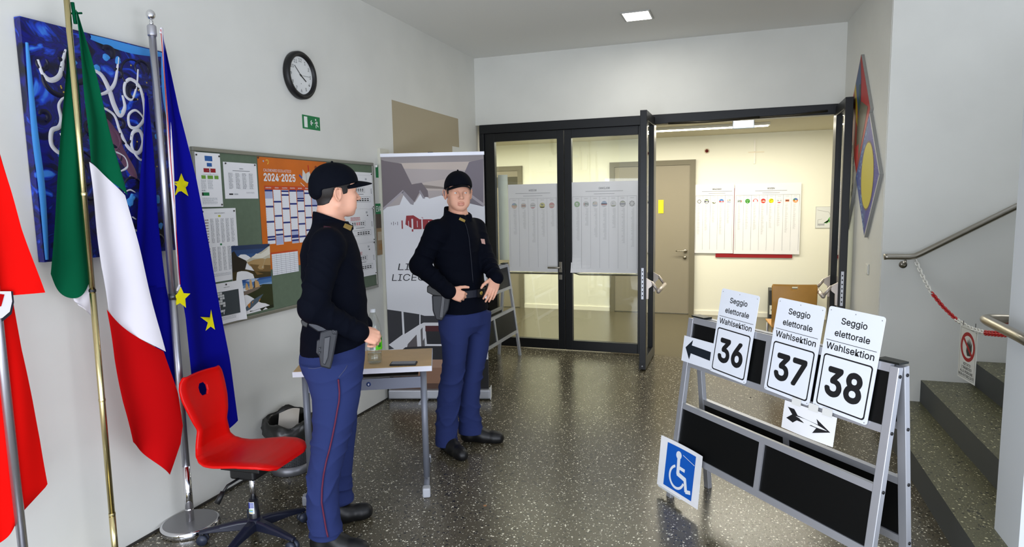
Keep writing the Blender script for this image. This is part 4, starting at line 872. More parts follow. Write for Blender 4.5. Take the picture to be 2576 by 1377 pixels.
ap_ = thing('arrow_sheet', 'white paper with feathered black arrow pointing right below signs 37 and 38', 'sign', FMR @ Matrix.Translation((.760, .622, .0075)))
MB().surf([[(x*.272, y*.125, .010*math.sin(3*x)*(1-y)) for x in np.linspace(0, 1, 12)] for y in np.linspace(0, 1, 8)], PAPER, True).build('page', ap_)
a = MB(); a.poly([(.022, .100), (.058, .100), (.082, .078), (.190, .070), (.178, .092), (.252, .056), (.170, .028), (.185, .054), (.082, .056), (.062, .040), (.022, .050), (.052, .074)], .0, INK)
a.v = [(x, y, .010*math.sin(3*x/.272)*(1-y/.125)+.0008) for x, y, z in a.v]; a.build('print', ap_)
tp = MB(); TAPE = mat('clear_tape', (226, 226, 222), .3)
for x in (.04, .13, .20): tp.rect(x, .118, x+.05, .15, .003, TAPE)
tp.build('tape', ap_)

# ---- wheelchair sign with its stand
ws = thing('wheelchair_sign', 'blue and white wheelchair sign leaning low against the sign board', 'sign', FMR @ Matrix.Translation((-.030, .040, .016)))
WD, HT = .345, .285
def wl(x, y): return .012*(2*x/WD-1)**2*y/HT
MB().surf([[(x*WD, y*HT, wl(x*WD, y*HT)) for x in np.linspace(0, 1, 14)] for y in np.linspace(0, 1, 8)], PAPER, True).build('page', ws)
q = MB(); BL = mat('access_blue', (16, 92, 190), .35); X = lambda a: .055+a*(WD-.11); Yq = lambda b: .022+b*(HT-.044)
P = []; R = .014
for cx_, cy_, a0 in ((X(1)-R, Yq(0)+R, -90), (X(1)-R, Yq(1)-R, 0), (X(0)+R, Yq(1)-R, 90), (X(0)+R, Yq(0)+R, 180)):
    for k in range(6): aa = math.radians(a0+18*k); P.append((cx_+R*math.cos(aa), cy_+R*math.sin(aa)))
q.poly(P, .0, BL)
NY = 16; q = MB(); q.surf([[(X(i/20), Yq(j/NY), wl(X(i/20), Yq(j/NY))+.0008) for i in range(21)] for j in range(NY+1)], BL, True); q.build('blue_field', ws)
s_ = MB(); Z = .0012; SWW = mat('access_white', (232, 236, 242), .4); k = (HT-.044)
def XY(a, b): return (X(a), Yq(b))
s_.disc(XY(.42, .83), .022, Z, SWW, n=24); s_.line(XY(.43, .79), XY(.46, .40), .024, Z, SWW); s_.line(XY(.45, .565), XY(.68, .555), .018, Z, SWW); s_.line(XY(.43, .42), XY(.74, .37), .024, Z, SWW); s_.line(XY(.71, .40), XY(.80, .12), .022, Z, SWW); s_.line(XY(.78, .125), XY(.95, .165), .020, Z, SWW)
s_.ring2(XY(.44, .33), .052, .066, Z, SWW, a0=112, a1=345)
s_.line(XY(.56, .88), XY(.99, .79), .003, Z, SWW); s_.v = [(a, b, wl(a, b)+.0018) for a, b, c in s_.v]; s_.build('symbol', ws)
MB().box((.02, -.004, -.014), (WD*.6, .004, .006), mat('clear_foot', (214, 218, 220), .2)).build('foot', ws)

# ---- second folding board beyond the officers
Ma = frame((-2.325, 6.45, 0), (0, -1, 0), (-1, 0, 0)); Ma = frame((-2.325, 5.20, 0), (0, 1, 0), (-1, 0, 0))
aframe('sign_board', 'empty black folding sign board standing before the glazed doors', Ma, 1.25, .13, .14, .985)

# ---- diamond paintings on the right wall
_w = np.array([.962-.885, 5.26-6.759]); _w /= np.linalg.norm(_w)
def rwall(y, z): return frame((.885+(6.759-y)/(6.759-5.26)*(.962-.885)-.001, y, z), (_w[0], _w[1], 0), (0, 0, 1))
def diamond(label, y, z, hw, hh, cols, art):
    d = thing('diamond_painting', label, 'painting', rwall(y, z)); D = [(-hw, 0), (0, -hh), (hw, 0), (0, hh)]
    MB().prism([(a*1.0, b) for a, b in D], .0, .022, mat('canvas_edge_grey', (150, 150, 146), .7)).build('canvas', d)
    m = MB(); art(m, D, hw, hh); m.build('brush_strokes', d)
def dm(c): return mat('paint_%02x%02x%02x' % c, c, .5)
def art_red(m, D, a, b):
    m.poly(D, .0225, dm((168, 20, 20))); m.poly([(-.95*a, 0), (-.2*a, .78*b), (0, b), (.12*a, .6*b), (0, 0), (-.1*a, -.85*b), (-.35*a, -.6*b)], .023, dm((150, 52, 34)))
    m.poly([(-.42*a, .55*b), (-.05*a, .92*b), (.10*a, .6*b), (.15*a, .2*b), (.0, -.1*b), (-.15*a, .2*b)], .0235, dm((60, 84, 120))); m.poly([(-.5*a, .46*b), (-.40*a, .58*b), (-.16*a, .2*b), (-.05*a, -.2*b), (-.2*a, -.1*b), (-.36*a, .2*b)], .024, dm((176, 150, 30)))
    m.poly([(-.05*a, .5*b), (.1*a, .5*b), (.14*a, .1*b), (-.06*a, .0)], .0242, dm((34, 70, 60))); m.poly([(-.1*a, -.1*b), (.2*a, .2*b), (.8*a, .05*b), (.1*a, -.85*b), (-.08*a, -.6*b)], .0238, dm((84, 80, 60))); m.poly([(-.05*a, -.95*b), (.03*a, -.9*b), (.16*a, -.75*b), (.12*a, -.5*b), (-.16*a, -.55*b)], .0244, dm((176, 26, 22))); m.poly([(-.62*a, .25*b), (-.45*a, .38*b), (-.4*a, .1*b), (-.55*a, -.05*b)], .0246, dm((70, 14, 12)))
def art_sun(m, D, a, b):
    m.poly(D, .0225, dm((24, 20, 140))); m.poly([(-a, 0), (0, -b), (-.02*a, b)], .0228, dm((36, 62, 140))); m.disc((.02*a, .0), .53*a, .0234, dm((90, 60, 50)), ry=.56*b, n=40); m.disc((.02*a, .0), .50*a, .0238, dm((196, 180, 20)), ry=.53*b, n=40)
    for k in range(46):
        t = rng.uniform(-.9, .9); x = -(1-abs(t))*a*rng.uniform(.62, .92); m.rect(x, t*b, x+.014*1.2, t*b+.018, .0236, dm((120, 160, 200)))
    for k in range(24):
        t = rng.uniform(-.85, .85); x = (1-abs(t))*a*rng.uniform(.6, .9); m.rect(x, t*b, x+.02, t*b+.005, .0236, dm((84, 84, 190)))
    for p, q in (((a, 0), (0, b)), ((a, 0), (0, -b))): m.line((p[0]*.985, p[1]), (q[0], q[1]*.985), .022, .0237, dm((170, 172, 176)))
def art_white(m, D, a, b):
    m.poly(D, .0225, dm((186, 182, 168)))
    for k in range(40):
        t = rng.uniform(-.9, .9); s = rng.choice((-1, 1)); x = s*(1-abs(t))*a*rng.uniform(.72, .9); m.rect(x-.008, t*b-.05*b, x+.008, t*b+.06*b, .0232, dm((92, 90, 80)))
    m.disc((-.1*a, .05*b), .36*a, .0236, dm((60, 80, 110)), ry=.36*b); m.poly([(-.40*a, .2*b), (-.46*a, 0), (-.3*a, -.24*b), (-.1*a, -.3*b), (-.2*a, 0)], .024, dm((170, 30, 20))); m.poly([(-.1*a, -.3*b), (.2*a, -.1*b), (.2*a, .05*b), (-.05*a, .05*b)], .0242, dm((206, 170, 30))); m.poly([(.22*a, 0), (.2*a, .25*b), (0, .38*b), (0, .1*b)], .0244, dm((60, 120, 50))); m.disc((-.1*a, -.05*b), .09*a, .0246, dm((50, 30, 24)))
    m.poly([(-a*.98, -.02*b), (-.2*a, -.82*b), (-.3*a, -.55*b), (-.8*a, -.05*b)], .0236, dm((30, 96, 110)))
diamond('red diamond shaped painting, topmost on the right wall', 6.045, 2.31, .385, .478, None, art_red)
diamond('blue diamond painting with a yellow oval on the right wall', 5.67, 1.80, .383, .478, None, art_sun)
diamond('pale diamond painting with a colourful disc nearest the open door', 6.37, 1.82, .315, .47, None, art_white)
swt = MB().box((-.04, -.04, 0), (.04, .04, .008), mat('switch_white', (226, 226, 218), .5), bev=.003).box((-.028, -.028, .008), (.028, .028, .011), MATS['switch_white'])
o1 = single('light_switch', swt, 'white light switch plate below the diamond paintings', 'switch', rwall(5.62, 1.08))

# ---- stair handrails, chain and notice
hr = thing('handrail', 'steel handrail rising along the stair wall', 'handrail', Matrix.Translation((0, 0, 0)))
yr = 5.165
MB().tube([(.965, yr, 1.214), (.985, yr, 1.216), (1.12, yr, 1.216), (1.155, yr, 1.222), (1.19, yr, 1.240), (1.73, yr, 1.562), (2.6, yr, 2.08)], .021, STEEL, 16).build('rail', hr)
for x, z in ((1.10, 1.205), (2.0, 1.70)):
    br = MB(); br.tube([(x, yr, z-.012), (x, yr+.02, z-.05), (x, 5.238, z-.05)], .007, STEEL, 8).cyl((x, 5.2395, z-.05), (x, 5.233, z-.05), .026, STEEL); br.build('bracket', hr)
h2 = thing('handrail', 'steel handrail bent round the end of the near stair wall', 'handrail', Matrix.Translation((0, 0, 0)))
MB().tube([(1.36, 3.36, 1.10), (1.09, 3.362, 1.10), (1.05, 3.358, 1.10), (1.030, 3.335, 1.10), (1.026, 3.29, 1.10), (1.030, 2.96, 1.099), (1.04, 2.78, 1.09)], .0215, STEEL, 18).build('rail', h2)
MB().tube([(1.20, 3.36, 1.09), (1.20, 3.345, 1.06), (1.20, 3.291, 1.06)], .007, STEEL, 8).build('bracket', h2)
cw = mat('chain_white', (226, 224, 216), .5); cr = mat('chain_red', (186, 22, 26), .5)
cn_ = thing('barrier_chain', 'red and white plastic chain hung across the stairs', 'chain', Matrix.Translation((0, 0, 0)))
ctrl = [((2304, 657), 5.16), ((2322, 698), 5.03), ((2342, 735), 4.88), ((2372, 772), 4.66), ((2405, 804), 4.42), ((2440, 827), 4.16), ((2476, 838), 3.90), ((2530, 842), 3.50), ((2548, 836), 3.36)]
K = np.array([onY(p[0], p[1], Y) for p, Y in ctrl]); tt = np.linspace(0, len(K)-1, 140); path = np.stack([np.interp(tt, np.arange(len(K)), K[:, k]) for k in range(3)], 1)
for _ in range(12): path[1:-1] = (path[:-2]+2*path[1:-1]+path[2:])/4
d_ = np.r_[0, np.cumsum(np.linalg.norm(np.diff(path, axis=0), axis=1))]; n_l = int(d_[-1]/.030); s_l = np.linspace(0, d_[-1], n_l)
pc = np.stack([np.interp(s_l, d_, path[:, k]) for k in range(3)], 1)
cuts = [0]+[int(np.searchsorted(s_l, d_[int(round(q*139/8))])) for q in (2, 4.05, 6)]+[n_l]
for gi in range(4):
    m = MB(); lo, hi = cuts[gi], cuts[gi+1]
    for k in range(lo, hi):
        c = pc[k]; tg_ = pc[min(k+1, n_l-1)]-pc[max(k-1, 0)]; tg_ /= np.linalg.norm(tg_); a = np.cross(tg_, [0, 0, 1]); a /= np.linalg.norm(a); b = np.cross(tg_, a)
        w_ = a if k % 2 else b
        m.tube([c+tg_*(.0125*math.cos(x)+.0085*(1 if math.cos(x) > 0 else -1))+w_*.0105*math.sin(x) for x in np.linspace(0, 2*math.pi, 14, endpoint=False)], .0042, cr if gi % 2 else cw, 6, closed=True)
    m.build('chain_length', cn_)
N0, N1 = onY(2409, 946, 4.22), onY(2447, 979, 4.04)
nu_ = N1-N0; nu_[2] = 0; NWd = .20
nt_ = thing('no_entry_notice', 'white no entry notice with a hand hanging from the chain', 'sign', frame(N0, nu_, (0.0, 0.0, 1)))
MB().box((0, 0, -.001), (.20, .30, .001), mat('notice_plastic', (214, 216, 212), .3)).build('page', nt_)
q = MB(); Z = .0014; RR = mat('notice_red', (160, 20, 28), .6); NK = mat('notice_ink', (40, 42, 40), .6)
q.ring2((.10, .19), .062, .082, Z, RR); q.poly([(.098, .14), (.085, .165), (.09, .2), (.1, .235), (.108, .205), (.114, .243), (.122, .205), (.13, .24), (.134, .2), (.145, .225), (.146, .18), (.138, .145)], Z+.0002, NK); q.line((.045, .236), (.155, .144), .017, Z+.0004, RR)
for k, s in enumerate(('VIETATO', "L'INGRESSO", 'ALLE PERSONE', 'NON AUTORIZZATE')): q.text(s, .10, .083-.0215*k, .015, NK, Z, w=(.085, .115, .145, .172)[k], bold=.02)
for a, b in (((.012, .012), (.188, .012)), ((.188, .012), (.188, .288)), ((.188, .288), (.012, .288)), ((.012, .288), (.012, .012))): q.line(a, b, .0016, Z, NK)
q.build('print', nt_)
MB().tube([(.03, .295, 0), (.03, .325, 0)], .0015, BLACK, 6).tube([(.17, .295, 0), (.17, .335, 0)], .0015, BLACK, 6).build('tie', nt_)

# ================================================================== things in the hall
def hallw(x, z, off=0.0): return BACK(x, 9.40-off, z)
nb_ = MB().box((0, 0, 0), (.983, .95, .018), mat('red_pinboard', (150, 12, 20), .6)); 
rb = single('red_noticeboard', nb_, 'red noticeboard on the hall wall mostly covered by election posters', 'pinboard', hallw(-.317, .822))
LOGO = [None]*13
def logo(m, k, x, y, r, z=.0008, fade=0.0):
    def c(rgb): rgb = tuple(int(v+(206-v)*fade) for v in rgb); return mat('party_%02x%02x%02x' % rgb, rgb, .7)
    W_ = c((238, 238, 236))
    def band(y0, y1, col):
        P = []; n = 14
        a0, a1 = math.asin(max(-1, min(1, y0))), math.asin(max(-1, min(1, y1)))
        for i in range(n+1): a = a0+(a1-a0)*i/n; P.append((x+r*math.cos(a), y+r*math.sin(a)))
        for i in range(n+1): a = a1+(a0-a1)*i/n; P.append((x-r*math.cos(a), y+r*math.sin(a)))
        m.poly(P, z+.0003, c(col))
    m.ring2((x, y), r*.96, r, z, c((150, 150, 150)), n=28); m.disc((x, y), r*.96, z, W_)
    if k == 0:
        for i in range(8):
            a = i*math.pi/4; m.poly([(x+.35*r*math.cos(a), y+.35*r*math.sin(a)), (x+.9*r*math.cos(a-.28), y+.9*r*math.sin(a-.28)), (x+.9*r*math.cos(a+.22), y+.9*r*math.sin(a+.22))], z+.0003, c((20, 20, 22)))
    elif k == 1: band(-.99, -.35, (230, 230, 226)); band(-.35, .15, (60, 66, 90)); band(.15, .4, (225, 226, 220)); band(.4, .99, (130, 146, 84)); m.ring2((x, y), r*.86, r, z+.0005, c((60, 60, 62)), n=28)
    elif k == 2: band(-.99, -.45, (112, 116, 70)); m.poly([(x+.0, y+.1*r), (x+.3*r, y+.45*r), (x+.25*r, y-.1*r)], z+.0003, c((40, 60, 120)))
    elif k == 3: band(-.1, .99, (84, 134, 200)); band(-.45, .1, (222, 90, 90)); band(-.99, -.55, (190, 206, 228))
    elif k == 4: m.rect(x-.5*r, y-.1*r, x+.5*r, y+.6*r, z+.0003, c((230, 140, 70))); m.disc((x, y+.25*r), .3*r, z+.0005, W_); m.rect(x-.7*r, y-.5*r, x+.7*r, y-.3*r, z+.0003, c((70, 100, 170))); m.rect(x+.25*r, y+.3*r, x+.6*r, y+.65*r, z+.0006, c((60, 130, 70)))
    elif k == 5: m.text('PD', x-.1*r, y-.4*r, .8*r, c((30, 70, 44)), z+.0004, bold=.04); m.rect(x+.55*r, y-.4*r, x+.75*r, y+.4*r, z+.0005, c((200, 40, 40)))
    elif k == 6: m.disc((x, y), .97*r, z+.0003, c((60, 150, 40))); m.poly([(x-.45*r, y+.2*r), (x+.1*r, y+.5*r), (x+.5*r, y+.3*r), (x+.2*r, y), (x+.1*r, y-.6*r), (x-.3*r, y-.5*r), (x-.1*r, y-.05*r)], z+.0005, W_)
    elif k == 7: band(-.25, .25, (214, 60, 60)); m.ring2((x, y), r*.78, r, z+.0004, c((214, 60, 60)), n=28, a0=0, a1=180)
    elif k == 8: band(-.99, -.4, (220, 60, 50)); band(-.35, .15, (206, 150, 120)); band(.15, .99, (200, 50, 46))
    elif k == 9: m.disc((x, y), .97*r, z+.0003, c((232, 220, 20))); m.poly([(x-.6*r, y+.1*r), (x-.1*r, y+.55*r), (x+.7*r, y+.6*r), (x+.3*r, y+.2*r), (x+.35*r, y), (x-.3*r, y+.05*r)], z+.0005, c((20, 20, 16))); band(-.7, -.45, (70, 74, 20))
    elif k == 10: m.rect(x-.8*r, y-.05*r, x+.8*r, y+.15*r, z+.0004, c((40, 40, 44))); band(-.99, -.6, (206, 40, 50))
    elif k == 11: m.rect(x-.75*r, y-.45*r, x+.75*r, y+.45*r, z+.0003, c((214, 110, 60))); m.rect(x-.75*r, y-.15*r, x+.75*r, y+.15*r, z+.0005, c((60, 60, 66)))
    elif k == 12: band(.2, .99, (70, 110, 180)); m.poly([(x-.95*r, y+.1*r), (x-.3*r, y+.9*r), (x-.1*r, y+.1*r)], z+.0006, c((80, 150, 70))); band(-.3, .2, (226, 130, 60)); band(-.99, -.3, (240, 170, 120))
    m.text
def poster(name, label, M, w, h, town, ids, mirror=False, fade=0.0, curl=0.0, creases=True, town_x=None):
    r = thing(name, label, 'poster', M)
    m = MB(); C1 = mat('poster_rule_%d' % int(fade*100), tuple(int(v+(206-v)*fade) for v in (120, 120, 124)), .8); C2 = mat('poster_ink_%d' % int(fade*100), tuple(int(v+(200-v)*fade) for v in (60, 60, 64)), .8); C3 = mat('poster_print_%d' % int(fade*100), tuple(int(v+(212-v)*fade) for v in (206, 206, 206)), .8)
    tx = town_x if town_x is not None else w/2
    m.text(town, tx, h-.078, .019, C2, .0006, w=.115 if town == 'BOLZANO' else .085, bold=.03); m.line((tx-.2, h-.10), (tx+.2, h-.10), .0045, .0006, C1) if w > .5 else None
    m.line((tx-.11, h-.128), (tx+.11, h-.128), .004, .0006, C1)
    n = len(ids); x0, x1 = .018, w-.018; top = h-.155
    m.line((x0, top), (x1, top), .0022, .0006, C1)
    for k in range(n+1): x = x0+(x1-x0)*k/n; m.line((x, top), (x, .05), .0016 if k % 2 else .0022, .0006, C1)
    for k in range(n):
        xc = x0+(x1-x0)*(k+.5)/n; logo(m, ids[k], xc, h-.235, min(.031, (x1-x0)/n*.46), .0008, fade); rr = np.random.default_rng(k+int(w*100))
        for q in range(int(rr.integers(14, 34))): yy = h-.285-.0125*q; m.rect(xc-.024, yy, xc-.024+rr.uniform(.018, .036), yy+.004, .0006, C3) if yy > .06 else None
        m.rect(xc-.02, h-.178, xc+.02, h-.172, .0006, C3)
    if mirror: m.v = [(w-a, b, c) for a, b, c in m.v]; m.f = [f[::-1] for f in m.f]
    nv, nu = 25, 13
    def lift(x, y):
        u, v = x/w, y/h; z = 0
        if creases: z = .004*(abs(((v*4) % 2)-1))+.003*abs(((u*2*max(1, round(w/.28))) % 2)-1)
        return z+curl*max(0, 1-((u/.36)+(v/.22)))**1.5 if curl else z
    p = MB(); G = np.array([[(w*i/nu, h*j/nv, lift(w*i/nu, h*j/nv)) for i in range(nu+1)] for j in range(nv+1)]); p.surf(G, PAPER, False); p.surf(G-np.array([0, 0, .0004]), PAPER, False, flip=True); p.build('page', r)
    m.v = [(a, b, c+lift(a, b)+.0012) for a, b, c in m.v]; m.build('print', r)
    return r
poster('election_poster', 'election poster headed BOLZANO on the hall wall beside the grey door', hallw(-.612, .878, .020), .525, .955, 'BOLZANO', [0, 1, 2, 3, 4], town_x=.30)
poster('election_poster', 'wide election poster headed BOZEN on the hall wall', hallw(-.080, .873, .020), .832, .955, 'BOZEN', [5, 6, 7, 8, 9, 10, 11, 12], town_x=.46)
poster('election_poster', 'election poster headed BOZEN seen from behind through left glass door', BACK(-2.44, 6.785, .87), .575, .965, 'BOZEN', [8, 9, 10, 11, 12], mirror=True, fade=.72, creases=False)
poster('election_poster', 'election poster headed BOLZANO seen from behind through right glass door', BACK(-1.722, 6.785, .872), .72, .97, 'BOLZANO', [0, 1, 2, 3, 4, 5, 6], mirror=True, fade=.72, curl=.05, creases=False)
cr_ = MB().box((-.0205, -.155, .0), (.0, .0-.012, .018), mat('cross_white', (244, 240, 230), .5)).box((-.0205, .008, .0), (.0, .165, .018), MATS['cross_white']).box((-.09, -.010, 0), (.11, .006, .006), mat('cross_cream', (236, 226, 204), .6))
single('wall_cross', cr_, 'white cross hanging on the hall wall above the election posters', 'cross', hallw(.172, 2.25))
al = MB().lathe([(0, .03), (.020, .028), (.024, .0)], mat('alarm_red', (90, 8, 6), .4), 20, caps=False).lathe([(.0, .012), (.034, .010), (.036, 0)], mat('alarm_plate', (226, 214, 190), .5), 24, caps=False)
single('fire_alarm', al, 'small dark red alarm button high on the hall wall', 'alarm', hallw(-.455, 2.29))
mp = MB().box((0, 0, 0), (.25, .285, .008), mat('plan_frame', (190, 190, 186), .5)).rect(.006, .006, .244, .279, .0085, mat('plan_paper', (226, 228, 226), .5))
for a, b in (((.02, .24), (.16, .21)), ((.16, .21), (.2, .12)), ((.2, .12), (.05, .03)), ((.03, .03), (.03, .11)), ((.03, .11), (.08, .12))): mp.line(a, b, .003, .0088, GREY)
mp.poly([(.10, .07), (.14, .06), (.15, .12), (.19, .17), (.17, .12), (.19, .08)], .0088, mat('plan_green', (120, 190, 110), .6)); mp.rect(.03, .035, .11, .06, .009, LGREY)
single('floor_plan', mp, 'framed white and green floor plan on the hall wall beside the open door', 'sign', hallw(.935, 1.222))
yn = MB().surf([[(x, y, .004*math.sin(20*x)) for x in np.linspace(0, .075, 5)] for y in np.linspace(0, .19, 6)], mat('note_yellow', (232, 212, 40), .7), True)
single('yellow_note', yn, 'yellow note stuck on the grey hall door', 'note', hallw(-1.105, 1.44, .027))
hp = MB().surf([[(x, y, .02+.012*math.sin(30*x)) for x in np.linspace(0, .115, 8)] for y in np.linspace(0, .965, 12)], PAPER, True)
single('hanging_poster', hp, 'narrow curled white poster hanging behind the far left of the glass', 'poster', BACK(-2.60, 6.92, .985))
hc = thing('hall_chair', 'wooden chair with a cut-out hand hole in the open doorway', 'chair', upright(.485, 6.42, 6))
PLY = mat('plywood_amber', (206, 150, 70), .4, vary=(5, .1))
def shp_(y_, z): return y_
nb2 = 21; pl = []
prof = [(.0, .45), (-.01, .47), (.0, .52), (.012, .60), (.02, .68), (.016, .76), (.006, .842)]
bk = MB()
outl = [(-.185, .45), (.185, .45), (.192, .62), (.198, .83), (.188, .842), (-.188, .842), (-.198, .83), (-.192, .62)]
tri = [(-.045, .822), (.05, .822), (.0, .797)]
def pm_(z): return np.interp(z, [p_[1] for p_ in prof], [p_[0] for p_ in prof])
rows = np.linspace(.30, .842, 28); colsx = np.linspace(-1, 1, 33)
def inside(x, z): return .797 < z < .822 and abs(x-.002) < .047*(z-.797)/.025
G1 = {}
vs, fs2 = [], []
for j, z in enumerate(rows):
    hw = .185+.012*(z-.3)/.5-(.01 if z > .835 else 0)
    for i, u in enumerate(colsx): vs.append((u*hw, -pm_(z)-.03*(1-u*u)*0+.018*u*u, z))
for j in range(27):
    for i in range(32):
        a = vs[j*33+i]; b = vs[(j+1)*33+i+1]
        if inside((a[0]+b[0])/2, (a[2]+b[2])/2): continue
        fs2.append((j*33+i, j*33+i+1, (j+1)*33+i+1, (j+1)*33+i))
bk.add(vs, fs2, PLY, True); bo = bk.build('backrest', hc); sd_ = bo.modifiers.new('thickness', 'SOLIDIFY'); sd_.thickness = .010; sd_.offset = 0
MB().box((-.19, .0, .43), (.19, .40, .445), PLY, bev=.004).build('seat', hc)
for sx in (-.17, .17):
    for y0, y1 in ((.02, -.04), (.36, .40)): MB().tube([(sx, y0, .43), (sx*1.08, y1, .0)], .011, ALU, 10).build('leg', hc)
cb = MB().box((0, 0, 0), (.50, .30, .42), mat('dark_cabinet', (52, 54, 54), .5), bev=.004); cbo = thing('low_cabinet', 'low dark cabinet at the hall wall behind the wooden chair', 'cabinet', Matrix.Translation((.375, 9.06, 0)))
cb.build('body', cbo); MB().box((.012, -.006, .10), (.10, .0, .22), mat('cabinet_plate', (226, 226, 214), .5)).box((.03, -.008, .15), (.036, -.006, .17), INK).build('label_plate', cbo)
sp_ = MB()
for (px, py, r) in ((1888, 1000, .008), (1220, 1273, .010)):
    q = onZ(px, py, 0); 
    single('floor_speck', MB().lathe([(0, .003), (r*.7, .002), (r, 0)], mat('speck_%d' % px, (40, 34, 26) if px > 1500 else (150, 104, 66), .8), 10, caps=False), 'tiny dark speck on the floor under the sign board' if px > 1500 else 'tiny brown leaf scrap on the floor near the camera', 'litter', Matrix.Translation((q[0], q[1], .0005)))
# ================================================================== people: smooth bodies grown from distance fields
def smin(a, b, k):
    if k <= 0: return np.minimum(a, b)
    h = np.clip(.5+.5*(b-a)/k, 0, 1); return b+(a-b)*h-k*h*(1-h)
def smax(a, b, k): return -smin(-a, -b, k)
V3 = lambda *a: np.array(a, np.float32)
class Field:
    def __init__(s, lo, hi, h):
        s.lo = np.array(lo, float); s.h = h; s.n = np.ceil((np.array(hi)-lo)/h).astype(int)+1
        s.D = np.full(s.n, .3, np.float32)
        s.ax = [(s.lo[k]+h*np.arange(s.n[k])).astype(np.float32) for k in range(3)]
    def sl(s, lo, hi):
        a = np.maximum(np.floor((np.array(lo)-s.lo)/s.h).astype(int), 0); b = np.minimum(np.ceil((np.array(hi)-s.lo)/s.h).astype(int)+1, s.n)
        if np.any(b <= a): return None, None
        q = tuple(slice(a[k], b[k]) for k in range(3))
        return q, (s.ax[0][q[0]][:, None, None], s.ax[1][q[1]][None, :, None], s.ax[2][q[2]][None, None, :])
    def op(s, fn, lo, hi, k=0.01, mode='add', pad=.03):
        q, P = s.sl(np.array(lo)-pad, np.array(hi)+pad)
        if q is None: return s
        d = np.broadcast_to(fn(*P), s.D[q].shape)
        s.D[q] = smin(s.D[q], d, k) if mode == 'add' else (smax(s.D[q], -d, k) if mode == 'sub' else smax(s.D[q], d, k))
        return s
    def cone(s, a, b, ra, rb, k=.01, mode='add', flat=None, pad=.03, wob=None):
        a = np.array(a, float); b = np.array(b, float); ab = b-a; L2 = float(ab@ab)+1e-12; r = max(ra, rb)*(1.0 if flat is None else max(1, flat[1]))
        def fn(X, Y, Z):
            x, y, z = X-a[0], Y-a[1], Z-a[2]; t = np.clip((x*ab[0]+y*ab[1]+z*ab[2])/L2, 0, 1); x = x-t*ab[0]; y = y-t*ab[1]; z = z-t*ab[2]; rr = ra+(rb-ra)*t
            if wob is not None: return np.sqrt(x*x+y*y+z*z)-rr-wob(x, y, z, t)
            if flat is None: return np.sqrt(x*x+y*y+z*z)-rr
            n, f = flat; c = (x*n[0]+y*n[1]+z*n[2])*(1/f-1); return (np.sqrt((x+c*n[0])**2+(y+c*n[1])**2+(z+c*n[2])**2)-rr)*min(1, f)
        return s.op(fn, np.minimum(a, b)-r, np.maximum(a, b)+r, k, mode, pad)
    def chain(s, pts, rad, k=.01, mode='add', flat=None):
        for i in range(len(pts)-1): s.cone(pts[i], pts[i+1], rad[i], rad[i+1], k, mode, flat)
        return s
    def ell(s, c, r, R=None, k=.01, mode='add', pad=.03):
        c = np.array(c, float); r = np.array(r, float); R = np.eye(3) if R is None else np.array(R)
        def fn(X, Y, Z):
            x, y, z = X-c[0], Y-c[1], Z-c[2]; u = [(R[0, i]*x+R[1, i]*y+R[2, i]*z)/r[i] for i in range(3)]
            k0 = np.sqrt(u[0]**2+u[1]**2+u[2]**2)+1e-6; k1 = np.sqrt((u[0]/r[0])**2+(u[1]/r[1])**2+(u[2]/r[2])**2)+1e-6; return k0*(k0-1)/k1
        m = r.max(); return s.op(fn, c-m, c+m, k, mode, pad)
    def loft(s, T, k=.01, mode='add', ends=True, wob=None):
        """T rows: z, cx, cy, radius along, radius across, angle of 'along' in degrees"""
        T = np.array(sorted(T), float)
        def fn(X, Y, Z):
            g = [np.interp(Z, T[:, 0], T[:, i]).astype(np.float32) for i in range(1, 6)]; ca, sa = np.cos(np.radians(g[4])), np.sin(np.radians(g[4]))
            x, y = X-g[0], Y-g[1]; u = x*ca+y*sa; v = -x*sa+y*ca; a, b = g[2], g[3]
            k0 = np.sqrt((u/a)**2+(v/b)**2)+1e-6; k1 = np.sqrt((u/a**2)**2+(v/b**2)**2)+1e-6; d = k0*(k0-1)/k1
            if wob is not None: d = d+wob(u/a, v/b, Z)
            if ends: d = np.maximum(d, np.maximum(T[0, 0]-Z, Z-T[-1, 0]))
            return d
        m = max(T[:, 3].max(), T[:, 4].max())
        return s.op(fn, (T[:, 1].min()-m, T[:, 2].min()-m, T[0, 0]), (T[:, 1].max()+m, T[:, 2].max()+m, T[-1, 0]), k, mode)
    def cut(s, p, n, k=.004):
        n = np.array(n, float)/np.linalg.norm(n); X, Y, Z = s.ax[0][:, None, None], s.ax[1][None, :, None], s.ax[2][None, None, :]
        s.D = smax(s.D, ((X-p[0])*n[0]+(Y-p[1])*n[1]+(Z-p[2])*n[2]).astype(np.float32), k); return s
    def at(s, P):
        q = np.clip((np.asarray(P, float)-s.lo)/s.h, 0, s.n-1.001); i = q.astype(int); f = q-i; r = 0
        for dx in (0, 1):
            for dy in (0, 1):
                for dz in (0, 1): r = r+s.D[i[..., 0]+dx, i[..., 1]+dy, i[..., 2]+dz]*(f[..., 0] if dx else 1-f[..., 0])*(f[..., 1] if dy else 1-f[..., 1])*(f[..., 2] if dz else 1-f[..., 2])
        return r
    def march(s, o, d, t0=0.0, t1=3.0):
        o = np.asarray(o, float); d = np.asarray(d, float)/np.linalg.norm(d); t = t0
        while t < t1:
            p = o+d*t
            if np.all(p > s.lo) and np.all(p < s.lo+s.h*(s.n-1)):
                v = float(s.at(p))
                if v < .0006: return p
                t += max(.0008, v*.7)
            else: t += .01
        return None
